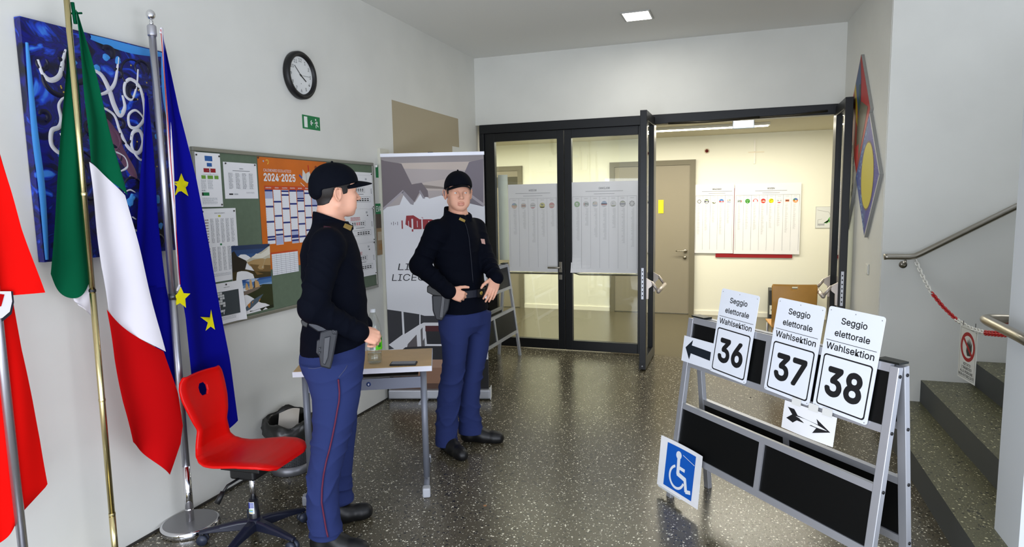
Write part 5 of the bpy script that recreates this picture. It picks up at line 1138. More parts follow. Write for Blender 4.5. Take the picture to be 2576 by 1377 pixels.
    def mesh(s):
        D = s.D; ins = D < 0; n = s.n
        c = np.zeros(n-1, np.uint8)
        for dx in (0, 1):
            for dy in (0, 1):
                for dz in (0, 1): c += ins[dx:n[0]-1+dx, dy:n[1]-1+dy, dz:n[2]-1+dz]
        I = np.argwhere((c > 0) & (c < 8)); acc = np.zeros((len(I), 3)); cnt = np.zeros(len(I))
        for ax in range(3):
            o = [k for k in range(3) if k != ax]
            for a in (0, 1):
                for b in (0, 1):
                    p = I.copy(); p[:, o[0]] += a; p[:, o[1]] += b; q = p.copy(); q[:, ax] += 1
                    d0 = D[p[:, 0], p[:, 1], p[:, 2]]; d1 = D[q[:, 0], q[:, 1], q[:, 2]]; m = (d0 < 0) != (d1 < 0); t = np.zeros(len(I)); t[m] = d0[m]/(d0[m]-d1[m])
                    e = (p-I).astype(float); e[:, ax] += t; acc[m] += e[m]; cnt[m] += 1
        V = s.lo+s.h*(I+acc/np.maximum(cnt, 1)[:, None]); lut = np.full(n-1, -1, np.int32); lut[I[:, 0], I[:, 1], I[:, 2]] = np.arange(len(I)); Q = []
        for ax in range(3):
            o = [(ax+1) % 3, (ax+2) % 3]; s0 = [slice(1, -1)]*3; s0[ax] = slice(0, n[ax]-1); s1 = list(s0); s1[ax] = slice(1, n[ax])
            A, B = ins[tuple(s0)], ins[tuple(s1)]; E = np.argwhere(A != B); fl = A[E[:, 0], E[:, 1], E[:, 2]]; E = E+1; E[:, ax] -= 1
            c4 = []
            for a, b in ((-1, -1), (0, -1), (0, 0), (-1, 0)): p = E.copy(); p[:, o[0]] += a; p[:, o[1]] += b; c4.append(lut[p[:, 0], p[:, 1], p[:, 2]])
            F = np.stack(c4, 1); F[~fl] = F[~fl][:, ::-1]; Q.append(F[(F >= 0).all(1)])
        return V, np.concatenate(Q)
    def build(s, name, m, parent=None, regions=None, relax=2):
        V, Q = s.mesh()
        for _ in range(relax):      # gentle smoothing of the grown surface
            S = np.zeros_like(V); N = np.zeros(len(V))
            for a in range(4):
                for b in ((a+1) % 4, (a+3) % 4): np.add.at(S, Q[:, a], V[Q[:, b]]); np.add.at(N, Q[:, a], 1)
            V = V*.5+.5*S/np.maximum(N, 1)[:, None]
        me = bpy.data.meshes.new(name); me.vertices.add(len(V)); me.vertices.foreach_set('co', V.astype(np.float32).ravel())
        me.loops.add(len(Q)*4); me.loops.foreach_set('vertex_index', Q.astype(np.int32).ravel()); me.polygons.add(len(Q)); me.polygons.foreach_set('loop_start', np.arange(0, len(Q)*4, 4, dtype=np.int32))
        me.materials.append(m); mi = np.zeros(len(Q), np.int32)
        if regions:
            C_ = V[Q].mean(1)
            for k, (mt, fn) in enumerate(regions): me.materials.append(mt); mi[fn(C_)] = k+1
        me.polygons.foreach_set('material_index', mi); me.polygons.foreach_set('use_smooth', np.ones(len(Q), bool)); me.update(calc_edges=True)
        o = bpy.data.objects.new(name, me); COL.objects.link(o)
        if parent is not None: o.parent = parent
        return o

def rot_z(a): a = math.radians(a); return np.array([[math.cos(a), -math.sin(a), 0], [math.sin(a), math.cos(a), 0], [0, 0, 1.0]])
def rot_y(a): a = math.radians(a); return np.array([[math.cos(a), 0, math.sin(a)], [0, 1, 0], [-math.sin(a), 0, math.cos(a)]])
def rot_x(a): a = math.radians(a); return np.array([[1, 0, 0], [0, math.cos(a), -math.sin(a)], [0, math.sin(a), math.cos(a)]])
SKIN = mat('skin', (220, 166, 140), .5, spec=.35, sss=.12, bump=(260, .06, .001), vary=(14, .05))
STUB = mat('shaved_skin', (219, 166, 141), .55, spec=.3, sss=.1)
LIP = mat('lip', (204, 140, 120), .45, sss=.1)
HAIR = mat('dark_hair', (26, 20, 17), .55, bump=(400, .4, .002))
CLOTH = mat('navy_jacket_cloth', (4, 7, 18), .85, spec=.10, sheen=0, bump=(420, .15, .0008))
CAPC = mat('navy_cap_cloth', (4, 7, 17), .85, spec=.12, sheen=0, bump=(500, .2, .0008))
TROU = mat('grey_blue_trouser_cloth', (40, 50, 94), .88, spec=.12, sheen=0, bump=(500, .15, .0008))
PIPE = mat('maroon_piping', (88, 20, 50), .7)
BOOT = mat('black_boot_leather', (16, 16, 17), .42, spec=.45, bump=(120, .15, .001))
GOLDB = mat('gold_badge', (214, 190, 96), .35, .7)
HOLST = mat('black_holster_polymer', (34, 36, 42), .45, spec=.4)

class Head:
    """head frame: x to the nose, y to its left, z up; O is the middle of the head at eye height"""
    def __init__(s, O, R): s.O = np.array(O, float); s.R = np.array(R, float)
    def p(s, x, y, z): return s.O+s.R@np.array([x, y, z])
    def inv(s, P): return (np.asarray(P)-s.O)@s.R
    def skull(s, F, g=0.0, k=.02):
        e = lambda c, r, kk=k: F.ell(s.p(*c), np.array(r)+g, s.R, kk)
        e((-.012, 0, .030), (.099, .077, .092)); e((.030, 0, -.030), (.060, .064, .082), .03); e((.052, 0, .034), (.046, .062, .050), .02)
        for y in (-1, 1): F.cone(s.p(-.010, .052*y, -.055), s.p(.060, .018*y, -.094), .022+g, .016+g, .025)
        e((.066, 0, -.095), (.020, .024, .017), .015)
    def face(s, F, look=0.0):
        e = lambda c, r, kk=.01, mode='add', R=None: F.ell(s.p(*c), r, s.R if R is None else s.R@R, kk, mode)
        s.skull(F)
        e((.081, 0, .017), (.014, .050, .011), .014)
        for y in (-1, 1):
            e((.062, .046*y, -.022), (.022, .018, .017), .02); e((.058, .036*y, -.060), (.026, .024, .03), .025)
            e((.095, .032*y, .000), (.017, .0185, .0115), .010, 'sub')
        F.cone(s.p(.086, 0, .012), s.p(.112, 0, -.029), .0075, .0098, .010); e((.112, 0, -.0315), (.0110, .0112, .0095), .006)
        for y in (-1, 1): e((.101, .0125*y, -.0345), (.0105, .0070, .0075), .005); e((.104, .0065*y, -.0425), (.005, .0032, .003), .003, 'sub')
        F.chain([s.p(.080, -.024, -.0665), s.p(.0905, -.010, -.0625), s.p(.0925, 0, -.064), s.p(.0905, .010, -.0625), s.p(.080, .024, -.0665)], [.0035, .0058, .0058, .0058, .0035], .005)
        F.chain([s.p(.080, -.022, -.0685), s.p(.0895, -.008, -.0755), s.p(.0895, .008, -.0755), s.p(.080, .022, -.0685)], [.0035, .0064, .0064, .0035], .005)
        F.chain([s.p(.086, -.025, -.0675), s.p(.0975, 0, -.0692), s.p(.086, .025, -.0675)], [.0016, .0020, .0016], .002, 'sub')
        for y in (-1, 1):
            c = s.p(.0735, .032*y, .0005)
            F.cone(s.p(.0785, .018*y, .0075), s.p(.0815, .032*y, .0095), .0045, .0052, .006); F.cone(s.p(.0815, .032*y, .0095), s.p(.0735, .046*y, .0060), .0052, .0045, .006)
            F.cone(s.p(.0790, .020*y, -.0080), s.p(.0760, .044*y, -.0070), .0044, .0044, .006)
            # ear: rim, bowl and lobe
            E = lambda a, b, t=.0: s.p(-.012+a, (.0770+t)*y, -.012+b)
            e((-.016, .079*y, -.010), (.0175, .0085, .029), .005, 'add', rot_z(22*y)@rot_y(-10))
            rim = [E(.011, .002, .003), E(.012, .020, .006), E(.003, .032, .011), E(-.012, .032, .016), E(-.022, .020, .019), E(-.021, .002, .017), E(-.013, -.016, .012), E(-.003, -.027, .006)]
            F.chain(rim, [.0035, .0038, .004, .0042, .0042, .004, .0045, .0062], .003); e((-.009, .0905*y, -.006), (.0085, .0070, .016), .003, 'sub'); F.cone(E(.008, -.004, .006), E(.006, -.014, .006), .0042, .004, .003)
        return s
    def eyes(s, parent, yaw=0.0):
        WH = mat('eye_white', (214, 208, 202), .25); IR = mat('brown_iris', (52, 34, 22), .2); PU = mat('pupil', (6, 6, 6), .1)
        for y in (-1, 1):
            c = s.p(.0725, .0318*y, .0005); m = MB(); m.ball(tuple(c), .0122, WH, 12)
            d = s.R@(rot_z(yaw)@np.array([1, 0, -.02])); d /= np.linalg.norm(d); a = np.cross(d, [0, 0, 1]); a /= np.linalg.norm(a); b = np.cross(a, d)
            for r_, z_, mt in ((.0060, .01175, IR), (.0028, .01235, PU)):
                ring = [c+d*math.sqrt(max(0, (.0123+(z_-.01175)*.5)**2-r_**2))+r_*(math.cos(t)*a+math.sin(t)*b) for t in np.linspace(0, 2*math.pi, 18, endpoint=False)]
                m.add([c+d*(.01245+(z_-.01175)*.6)]+ring, [(0, 1+i, 1+(i+1) % 18) for i in range(18)], mt, True)
            m.build('eye', parent)
            bm = MB(); bm.tube([s.p(.090, .012*y, .0165), s.p(.0905, .024*y, .0195), s.p(.084, .040*y, .0195), s.p(.074, .050*y, .0145)], [.0040, .0062, .0056, .0024], HAIR, 8, flat=.8); bm.build('eyebrow', parent)
    def hair(s, parent, F0):
        F = Field(s.O-.16, s.O+.16, .0030); s.skull(F, .0035)
        F.cone(s.p(-.030, 0, -.06), s.p(-.045, 0, -.12), .058, .060, .02)
        X, Y, Z = F.ax[0][:, None, None], F.ax[1][None, :, None], F.ax[2][None, None, :]; x, y, z = X-s.O[0], Y-s.O[1], Z-s.O[2]
        hx = s.R[0, 0]*x+s.R[1, 0]*y+s.R[2, 0]*z; hy = s.R[0, 1]*x+s.R[1, 1]*y+s.R[2, 1]*z; hz = s.R[0, 2]*x+s.R[1, 2]*y+s.R[2, 2]*z
        line = np.interp(hx, [-.12, -.070, -.050, -.036, -.026, .006, .012, .034, .040, .062, .07], [-.060, -.055, -.046, -.020, .022, .022, -.010, -.004, .026, .044, .2]).astype(np.float32)
        F.D = np.maximum(F.D, (line-hz).astype(np.float32)); F.D = np.maximum(F.D, (.010-np.abs(hy)-(hz > -.03)*.1-(hx < -.02)*.1).astype(np.float32)*0+F.D)
        return F.build('hair', parent := parent, m) if False else F.build('hair', HAIR, parent, relax=1)
    def cap(s, parent, emblem=True, tilt=0):
        F = Field(s.O-.2, s.O+.2, .0032)
        F.ell(s.p(-.010, 0, .038), (.112, .090, .104), s.R, .01); F.ell(s.p(.035, 0, .056), (.072, .072, .070), s.R, .03)
        G = lambda x, y, z: s.R@np.array([x, y, z])
        F.cut(s.p(0, 0, .030), G(.16, 0, -1), .004)
        F.ell(s.p(-.088, 0, .010), (.034, .058, .040), s.R, .012)
        q = Field(s.O-.2, s.O+.2, .0032); s.skull(q, .0015, .02); F.D = smax(F.D, -q.D-.002, .002)
        o = F.build('cap', CAPC, parent, relax=2)
        b = MB(); nu, nv = 22, 10; T, B = [], []
        for j in range(nv+1):
            t = j/nv; rt, rb = [], []
            for i in range(nu+1):
                a = -1+2*i/nu; w = .077*a; x0 = .094-.060*a*a; x1 = x0+.088*(1-abs(a)**2.6)**.8+.002
                x = x0+(x1-x0)*t; z = .050-.012*t*t-.026*a*a*(1-.15*t)-.002*t
                rt.append(s.p(x, w, z+.0035)); rb.append(s.p(x, w, z))
            T.append(rt); B.append(rb)
        b.surf(np.array(T), CAPC, True, flip=True); b.surf(np.array(B), CAPC, True); n = nu+1
        edge = [(nv, i) for i in range(n)]; b.add([T[nv][i] for i in range(n)]+[B[nv][i] for i in range(n)], [(i, i+1, n+i+1, n+i) for i in range(nu)], CAPC, True)
        b.build('cap_brim', o)
        MB().ball(tuple(s.p(-.004, 0, .1435)), .006, CAPC, 8).build('cap_button', o)
        if emblem:
            ex = .1005; e = MB()
            def P(y, z): q_ = F.march(s.p(.22, y, z), -(s.R@np.array([1.0, 0, 0]))); return q_ if q_ is not None else s.p(.1, y, z)
            def blob(pts, off, mt):
                c = np.mean(pts, axis=0); R_ = [P(*c)]+[P(*k) for k in pts]; fw = s.R@np.array([1.0, 0, .25]); fw /= np.linalg.norm(fw); ctr = R_[0]+fw*(off+.007); rg = [r_+fw*(off+.005) for r_ in R_[1:]]; e.add([ctr]+rg, [(0, 1+i, 1+(i+1) % len(rg)) for i in range(len(rg))], mt, False)
            cz = .086
            blob([(.017*math.cos(t)*1.0, cz+.004+.016*math.sin(t)) for t in np.linspace(0, 2*math.pi, 18, endpoint=False)], .0012, GOLDB)
            blob([(-.012, cz-.008), (-.014, cz-.024), (-.006, cz-.022), (0, cz-.026), (.006, cz-.022), (.014, cz-.024), (.012, cz-.008)][::-1], .0014, GOLDB)
            blob([(-.010, cz+.018), (.010, cz+.018), (.012, cz+.026), (.004, cz+.022), (0, cz+.029), (-.004, cz+.022), (-.012, cz+.026)], .0014, GOLDB)
            for yy in (-.007, .007): blob([(yy-.004, cz+.009), (yy+.004, cz+.007), (yy+.003, cz+.003), (yy-.003, cz+.003)], .0036, INK)
            blob([(-.006, cz-.004), (.006, cz-.004), (.003, cz-.010), (-.003, cz-.010)], .0034, INK)
            e.build('cap_badge', o)
        return o

def hand(F, W, d, n, side, curl, thumb=(.55, .8, -.1), spread=.10, size=1.0, tcurl=.35):
    """palm, four bent fingers of different lengths and a thumb; d to the knuckles, n out of the hand's back, side = +1 when the thumb lies towards d x n"""
    d = np.array(d, float); d /= np.linalg.norm(d); n = np.array(n, float); n -= d*(n@d); n /= np.linalg.norm(n); l = np.cross(d, n)*side; W = np.array(W, float); S = size
    F.cone(W-d*.03, W+d*.010*S, .0265*S, .0260*S, .012, flat=(n, .72)); c = W+d*.050*S
    F.ell(c, (.050*S, .039*S, .0155*S), np.stack([d, l, n], 1), .012); F.ell(W+d*.030*S+l*.022*S-n*.006*S, (.032*S, .017*S, .015*S), np.stack([d, l, n], 1), .010)
    for i in range(4):
        o = (.0285, .0095, -.0095, -.0275)[i]; L = (.041, .045, .042, .034)[i]*S; r = (.0092, .0095, .0090, .0080)[i]*S
        b = W+d*((.086, .090, .086, .078)[i])*S+l*o*S+n*.002; F.cone(W+d*.04*S+l*o*.8*S, b, .0105*S, r*1.12, .007)
        a = 0; dirn = d+l*(o*spread*10); dirn /= np.linalg.norm(dirn); P = b; cu = curl[i] if hasattr(curl[i], '__len__') else (curl[i],)*3
        for k, f in enumerate((1.0, .62, .50)):
            a += cu[k]; v = dirn*math.cos(a)-n*math.sin(a); Q = P+v*L*f; F.cone(P, Q, r*(1-.08*k), r*(.93-.10*k), .0035); P = Q
    tb = W+d*.022*S+l*.027*S-n*.004*S; t1 = d*thumb[0]+l*thumb[1]+n*thumb[2]; t1 /= np.linalg.norm(t1); p1 = tb+t1*.040*S; t2 = t1+d*tcurl*.8-l*tcurl*.4; t2 /= np.linalg.norm(t2); p2 = p1+t2*.030*S; t3 = t2+d*tcurl*.6-l*tcurl*.6; t3 /= np.linalg.norm(t3)
    F.cone(tb, p1, .0135*S, .0108*S, .008); F.cone(p1, p2, .0105*S, .0098*S, .0035); F.cone(p2, p2+t3*.022*S, .0098*S, .0080*S, .0035)

class Figure:
    def __init__(s, P0, label):
        s.P0 = np.array(P0, float); s.vd = s.P0[:2]/np.linalg.norm(s.P0[:2]); s.rt = np.array([s.vd[1], -s.vd[0]]); s.label = label
        s.M = Matrix(((s.rt[0], s.vd[0], 0, P0[0]), (s.rt[1], s.vd[1], 0, P0[1]), (0, 0, 1, 0), (0, 0, 0, 1)))
        s.o = None; c = CAM-s.P0; s.cam = np.array([c[:2]@s.rt, c[:2]@s.vd, c[2]])
    def dir(s, px, py): d = ray(px, py); return np.array([d[:2]@s.rt, d[:2]@s.vd, d[2]])
    def at(s, px, py, dy=0.0): d = s.dir(px, py); return s.cam+d*((dy-s.cam[1])/d[1])
    def hit(s, F, px, py, out=0.0):
        d = s.dir(px, py); p = F.march(s.cam, d, 1.5, 6.0)
        return None if p is None else p-out*d/np.linalg.norm(d)
    def legprofile(s, rows, dy, depth):
        """rows: left px, right px, py (measured outline) -> loft rows"""
        T = []
        for k, (a, b, y) in enumerate(rows):
            dd = dy[k] if hasattr(dy, '__len__') else dy; p, q = s.at(a, y, dd), s.at(b, y, dd); w = abs(q[0]-p[0])/2; dp = depth[k] if hasattr(depth, '__len__') else depth
            T.append(((p[2]+q[2])/2, (p[0]+q[0])/2, dd, w, dp, 0))
        return T
    def decal(s, F, pxs, m, out, name, parent, n=8):
        """a patch that hugs the garment, given by its outline"""
        c = np.mean(np.array(pxs, float), axis=0); b = MB(); rings = []
        for t in np.linspace(1, 0.0, n)[:-1]: rings.append([s.hit(F, *(c+(np.array(p)-c)*t), out) for p in pxs])
        if any(p is None for r in rings for p in r): return None
        cc = s.hit(F, *c, out); k = len(pxs); vs = [p for r in rings for p in r]+[cc]; fs = []
        for i in range(len(rings)-1):
            for j in range(k): fs.append((i*k+j, i*k+(j+1) % k, (i+1)*k+(j+1) % k, (i+1)*k+j))
        L = (len(rings)-1)*k; fs += [(L+j, L+(j+1) % k, len(vs)-1) for j in range(k)]
        b.add(vs, [f[::-1] for f in fs], m, True); return b.build(name, parent)
def dense(pts, n=6):
    out = []
    for i in range(len(pts)):
        a = np.array(pts[i], float); b = np.array(pts[(i+1) % len(pts)], float)
        for t in np.linspace(0, 1, n, endpoint=False): out.append(tuple(a+(b-a)*t))
    return out
def ridge(a): return (1-np.abs(np.sin(a*.5)))**2*1.6-.55
def folds(seed, amp, zc, zs, f=40.0, tw=2.0):
    r = np.random.default_rng(seed); ph_ = r.uniform(0, 6.28, 6)
    def w(u, v, Z):
        th = np.arctan2(v, u); m = np.exp(-((Z-zc)/zs)**2); bend = tw*np.sin(th+ph_[0])+1.1*np.sin(2*th+ph_[1])+.8*np.sin(9*Z+ph_[5])
        return (-amp*m*(ridge(f*1.6*Z+bend)*(.55+.45*np.sin(th+ph_[4]))+.8*ridge(f*1.15*Z-1.3*bend+ph_[3])*(.5+.5*np.cos(th*1.0+ph_[2])))).astype(np.float32)
    return w
def fsum(*fs): return lambda u, v, Z: sum(f(u, v, Z) for f in fs)
def crease(seed, ax, amp, n):
    """cloth creases running round a sleeve"""
    ax = np.array(ax, float)/np.linalg.norm(ax); e = np.cross(ax, [.3, .2, .9]); e /= np.linalg.norm(e); f = np.cross(ax, e); r = np.random.default_rng(seed); p = r.uniform(0, 6.28, 4)
    def w(x, y, z, t):
        th = np.arctan2(x*f[0]+y*f[1]+z*f[2], x*e[0]+y*e[1]+z*e[2]); return amp*(ridge(2*math.pi*n*t+1.8*np.sin(th+p[0])+.8*np.sin(2*th+p[1]))*(.55+.45*np.cos(th+p[2]))+.5*ridge(2*math.pi*n*.7*t-1.5*np.sin(th+p[3])))
    return w
def boot(F, heel, toe, h=.16, k=.02):
    heel = np.array(heel, float); toe = np.array(toe, float); d = toe-heel; L = np.linalg.norm(d); d /= L; up = np.array([0, 0, 1.0])
    b = lambda t, z: heel+d*t*L+up*z
    F.cone(b(.10, .040), b(.55, .040), .040, .045, k); F.cone(b(.55, .040), b(.86, .034), .045, .040, k); F.cone(b(.80, .030), b(.90, .030), .044, .036, k)
    F.cone(b(.15, .05), b(.12, h), .050, .052, k); F.cone(b(.45, .055), b(.18, h*.75), .040, .046, .03)
def sole(F, heel, toe):
    F.cut((0, 0, .0), (0, 0, -1), .003)
# ---------------------------------------------------------------- the officer in profile
def build_left():
    g = Figure((-1.83, 2.62, 0), ''); A = g.at
    phi = 12.0; Rb = rot_z(phi); fw, lf = Rb[:, 0], Rb[:, 1]
    hd = Head((.0155, 0.0, 1.712), rot_z(18)@rot_y(-2))
    # limbs: right side towards the camera
    shR, elR, wrR = V3(-.030, -.195, 1.475), V3(-.105, -.262, 1.205), V3(.085, -.205, 1.075)
    shL, elL, wrL = V3(-.010, .195, 1.475), V3(-.04, .270, 1.205), V3(.115, .06, 1.06)
    torso = lambda gr: [(.90, -.035, 0, .140+gr, .165+gr, phi), (1.00, -.025, 0, .135+gr, .160+gr, phi), (1.12, -.012, 0, .128+gr, .155+gr, phi), (1.25, -.012, 0, .126+gr, .160+gr, phi), (1.38, -.020, 0, .126+gr, .172+gr, phi), (1.47, -.022, 0, .108+gr, .165+gr, phi), (1.54, -.015, 0, .076+gr, .10+gr, phi), (1.58, -.010, 0, .062, .068, phi)]
    legR = g.legprofile([(757, 905, 912), (776, 908, 960), (787, 904, 1000), (788, 895, 1050), (785, 880, 1100), (780, 866, 1150), (774, 854, 1200), (772, 850, 1250), (775, 854, 1300), (779, 862, 1345)], [-.085, -.09, -.095, -.10, -.105, -.11, -.115, -.12, -.125, -.13], [.10, .098, .092, .086, .080, .076, .074, .074, .078, .082])
    def shift(T, dz=0, gr=0): return [(z+dz, x, y, a+gr, b+gr, t) for z, x, y, a, b, t in T]
    legL = [(.93, -.03, .10, .125, .10, 0), (.84, -.03, .11, .11, .098, 0), (.70, -.02, .13, .098, .09, 0), (.52, -.015, .15, .084, .080, 0), (.40, -.03, .155, .080, .076, 0), (.25, -.045, .165, .077, .076, 0), (.14, -.045, .17, .078, .080, 0), (.105, -.045, .17, .080, .082, 0)]
    ank = np.array(legR[-1][1:3]); heR = np.array([ank[0]-.060, ank[1]+.03, 0]); toR = heR+np.array([.87, -.49, 0])*.28
    toL = A(934, 1300, .17); toL[2] = 0.0; heL = toL-np.array([.985, .17, 0])*.285
    # body, one continuous surface
    B = Field((-.27, -.36, -.01), (.25, .36, 1.90), .0034)
    hd.face(B)
    B.cone(hd.p(-.028, 0, -.045), (-.030, 0, 1.52), .056, .066, .02); B.loft(torso(-.02), .03)
    for s_, e_, w_ in ((shR, elR, wrR), (shL, elL, wrL)):
        B.cone(s_, e_, .052, .042, .03); B.cone(e_, w_, .042, .030, .015)
    for T in (legR, legL): B.loft(shift(T, .0, -.018), .03)
    for h_, t_ in ((heR, toR), (heL, toL)): d = (t_-h_)/np.linalg.norm(t_-h_); B.cone(h_+d*.05+[0, 0, .05], t_-d*.05+[0, 0, .035], .032, .026, .02); B.cone(h_+d*.06+[0, 0, .05], h_+d*.05+[0, 0, .25], .036, .045, .02)
    dR = V3(.85, .22, -.42); dR /= np.linalg.norm(dR)
    hand(B, wrR+dR*.012, dR, V3(.30, -.80, .50), -1, [(.9, .9, .6), (.95, .95, .6), (1.0, 1.0, .6), (1.05, 1.0, .6)], thumb=(.75, .45, -.45), size=.98)
    dL = V3(.15, -.80, -.30); dL /= np.linalg.norm(dL)
    hand(B, wrL, dL, V3(.9, .2, .3), 1, [(.5, .6, .4)]*4, thumb=(.7, .5, -.4))
    lipf = lambda C: (lambda h: (h[:, 0] > .082) & (np.abs(h[:, 1]) < .023) & (h[:, 2] > -.0805) & (h[:, 2] < -.0595) & (h[:, 0] < .105))(hd.inv(C))
    stub = lambda C: (lambda h: (h[:, 2] < -.036-.25*np.clip(h[:, 0]-.04, 0, .04)) & (h[:, 2] > -.135) & (h[:, 0] > -.015) & (C[:, 2] > 1.5) & (h[:, 2] < -.03))(hd.inv(C))
    body = B.build('person', SKIN, None, [(STUB, stub), (LIP, lipf)]); body.matrix_world = g.M
    tag(body, 'officer in dark cap and navy jacket standing in profile at the desk', 'person'); g.o = body
    hd.eyes(body); hd.hair(body, B); hd.cap(body, emblem=False)
    # jacket
    J = Field((-.30, -.40, .86), (.26, .40, 1.66), .0042)
    wv = fsum(folds(1, .006, 1.05, .10, 46, 2.5), folds(2, .004, 1.30, .10, 34, 3.0))
    back = [(.90, -.018, 0, .166, .188, phi), (.955, -.019, 0, .166, .188, phi), (1.02, -.018, 0, .162, .186, phi), (1.10, -.012, 0, .152, .180, phi), (1.20, -.008, 0, .146, .180, phi), (1.32, -.016, 0, .143, .184, phi), (1.42, -.022, 0, .138, .182, phi), (1.48, -.022, 0, .122, .168, phi), (1.53, -.016, 0, .098, .125, phi), (1.575, -.010, 0, .080, .088, phi)]
    J.loft(back, .02, wob=wv)
    for s_, e_, w_, sd in ((shR, elR, wrR, 3), (shL, elL, wrL, 4)):
        J.cone((s_[0]*.3-.01, s_[1]*.35, 1.525), s_, .050, .070, .05); J.cone(s_, e_, .075, .063, .035, wob=crease(sd, e_-s_, .006, 4)); J.cone(e_, w_, .063, .046, .02, wob=crease(sd+50, w_-e_, .005, 4))
        ax = (w_-e_)/np.linalg.norm(w_-e_)
        J.cone(w_-ax*.01, w_+ax*.004, .048, .048, .006)
    # stand-up collar, lower at the throat
    def collar(F, c, R0, zb, ztop_back, ztop_front, fwd, th=.006, gap=.05):
        def fn(X, Y, Z):
            x, y = X-c[0]-.0*(Z-zb), Y-c[1]; u = x*fwd[0]+y*fwd[1]; v = -x*fwd[1]+y*fwd[0]; r = np.sqrt((u/1.06)**2+v*v)+1e-6; zt = ztop_back+(ztop_front-ztop_back)*np.clip((u/R0+1)/2, 0, 1)
            d = np.abs(r-(R0-.10*(Z-zb)))-th; d = np.maximum(d, np.maximum(Z-zt, zb-Z)); return np.maximum(d, (gap-np.abs(v))*(u > 0)-.0*(u <= 0)-(u <= 0)*.1) if gap > 0 else d
        F.op(fn, (c[0]-.13, c[1]-.13, zb), (c[0]+.13, c[1]+.13, ztop_back), .010)
    collar(J, (-.004, 0), .086, 1.535, 1.628, 1.556, fw, gap=.016)
    J.cone(hd.p(-.028, 0, -.03), (-.010, 0, 1.54), .066, .068, .006, 'sub')
    J.cut((0, 0, .975), (.20, 0, -1), .004)
    for e_, w_ in ((elR, wrR), (elL, wrL)): pass
    jk = J.build('jacket', CLOTH, body)
    # trousers
    T = Field((-.30, -.30, .04), (.24, .34, 1.04), .0040)
    wR = fsum(folds(5, .010, .55, .10, 52, 2.5), folds(6, .009, .32, .12, 40, -2.2), folds(7, .006, .85, .07, 44, 2.0), folds(8, .008, .12, .06, 60, 1.5))
    T.loft(shift(legR, 0, .005), .01, wob=wR); T.loft(legL, .015, wob=fsum(folds(9, .009, .5, .1, 50, 2.5), folds(10, .009, .18, .08, 56, -2)))
    T.loft([(1.02, -.025, 0, .150, .172, phi), (.93, -.035, 0, .152, .180, phi), (.86, -.032, .005, .135, .178, phi), (.80, -.03, .01, .10, .15, phi)], .05)
    hz = A(800, 1358, -.13)[2]
    tr = T.build('trousers', TROU, body)
    pt_ = [(851, 955), (854, 985), (853, 1010), (849, 1030), (843, 1065), (836, 1100), (828, 1135), (821, 1160), (814, 1195), (810, 1230), (809, 1265), (815, 1300), (821, 1335), (825, 1352)]
    P = [g.hit(T, *q, .005) for q in resample(pt_, 60)]; P = [p for p in P if p is not None]
    MB().tube(P, .0042, PIPE, 6).build('piping', tr)
    pk = [g.hit(T, *q, .001) for q in resample([(757, 925), (790, 928), (822, 922)], 12)]; pk = [p for p in pk if p is not None]
    if len(pk) > 3: MB().tube(pk, .0022, mat('trouser_seam', (60, 66, 100), .85), 6).build('pocket_seam', tr)
    pk = [g.hit(T, *q, .001) for q in resample([(852, 950), (868, 930), (880, 908), (884, 892)], 12)]; pk = [p for p in pk if p is not None]
    if len(pk) > 3: MB().tube(pk, .0022, MATS['trouser_seam'], 6).build('pocket_seam', tr)
    # boots
    for h_, t_ in ((heR, toR), (heL, toL)):
        b = Field(np.minimum(h_, t_)-[.09, .09, .01], np.maximum(h_, t_)+[.09, .09, .24], .0036); boot(b, h_, t_, .20); b.cut((0, 0, .001), (0, 0, -1), .003); bo = b.build('boot', BOOT, body)
        d = (t_-h_)/np.linalg.norm(t_-h_); sd = np.array([-d[1], d[0], 0])
        lm = MB()
        for k in range(4):
            c = h_+d*np.linalg.norm(t_-h_)*(.42+.08*k); p0 = b.march(c+[0, 0, .3]-sd*.02, (0, 0, -1)); p1 = b.march(c+[0, 0, .3]+sd*.02, (0, 0, -1))
            if p0 is not None and p1 is not None: lm.tube([p0+[0, 0, .001], (p0+p1)/2+[0, 0, .004], p1+[0, 0, .001]], .0022, mat('boot_lace', (60, 62, 70), .5), 6)
        if lm.v: lm.build('laces', bo)
    # epaulette, collar tab, back lettering
    ep = g.decal(J, dense([(815, 569), (831, 572), (846, 580), (848, 605), (816, 600)], 5), mat('epaulette_cloth', (28, 22, 34), .8), .009, 'epaulette', jk)
    if ep:
        P = [g.hit(J, *q, .0105) for q in dense([(815, 569), (831, 572), (846, 580), (848, 605), (816, 600)], 6)]; MB().tube(P, .0014, PIPE, 5, closed=True).build('border', ep)
        em = [(825, 589), (828, 588), (832, 591), (836, 588), (839, 589), (838, 594), (836, 596), (838, 599), (827, 599), (829, 596), (826, 594)]
        b = MB(); P = [g.hit(J, *q, .013) for q in em]; c = g.hit(J, 832, 594, .016)
        if all(p is not None for p in P): b.add([c]+P, [(0, 1+(i+1) % len(P), 1+i) for i in range(len(P))], GOLDB); b.build('eagle_badge', ep)
    q = [(868, 562), (887, 569), (882, 581), (863, 572)]
    tab = g.decal(J, dense(q, 4), mat('collar_tab_gold', (150, 124, 60), .5, .4), .003, 'collar_tab', jk, 4)
    MB_ = MB(); v, f = text_geo('POLIZIA', .04)
    sc = .042; Wt = v[:, 0].max()*sc; vs = []
    for a, b_ in v:
        s_ = (a*sc-Wt/2)*1.0; o = np.array([-.02, 0, 1.365+b_*.055])+lf*(-s_)*1.0-fw*.45; p = J.march(o, fw, 0, .9); vs.append((p-fw*.0015) if p is not None else o+fw*.2)
    MB_.add(vs, [t for t in f], mat('reflective_letters', (150, 152, 168), .5)); MB_.build('back_lettering', jk)
    # holster with pistol on the right hip
    hl = thing('holster', None, None); hl.parent = body
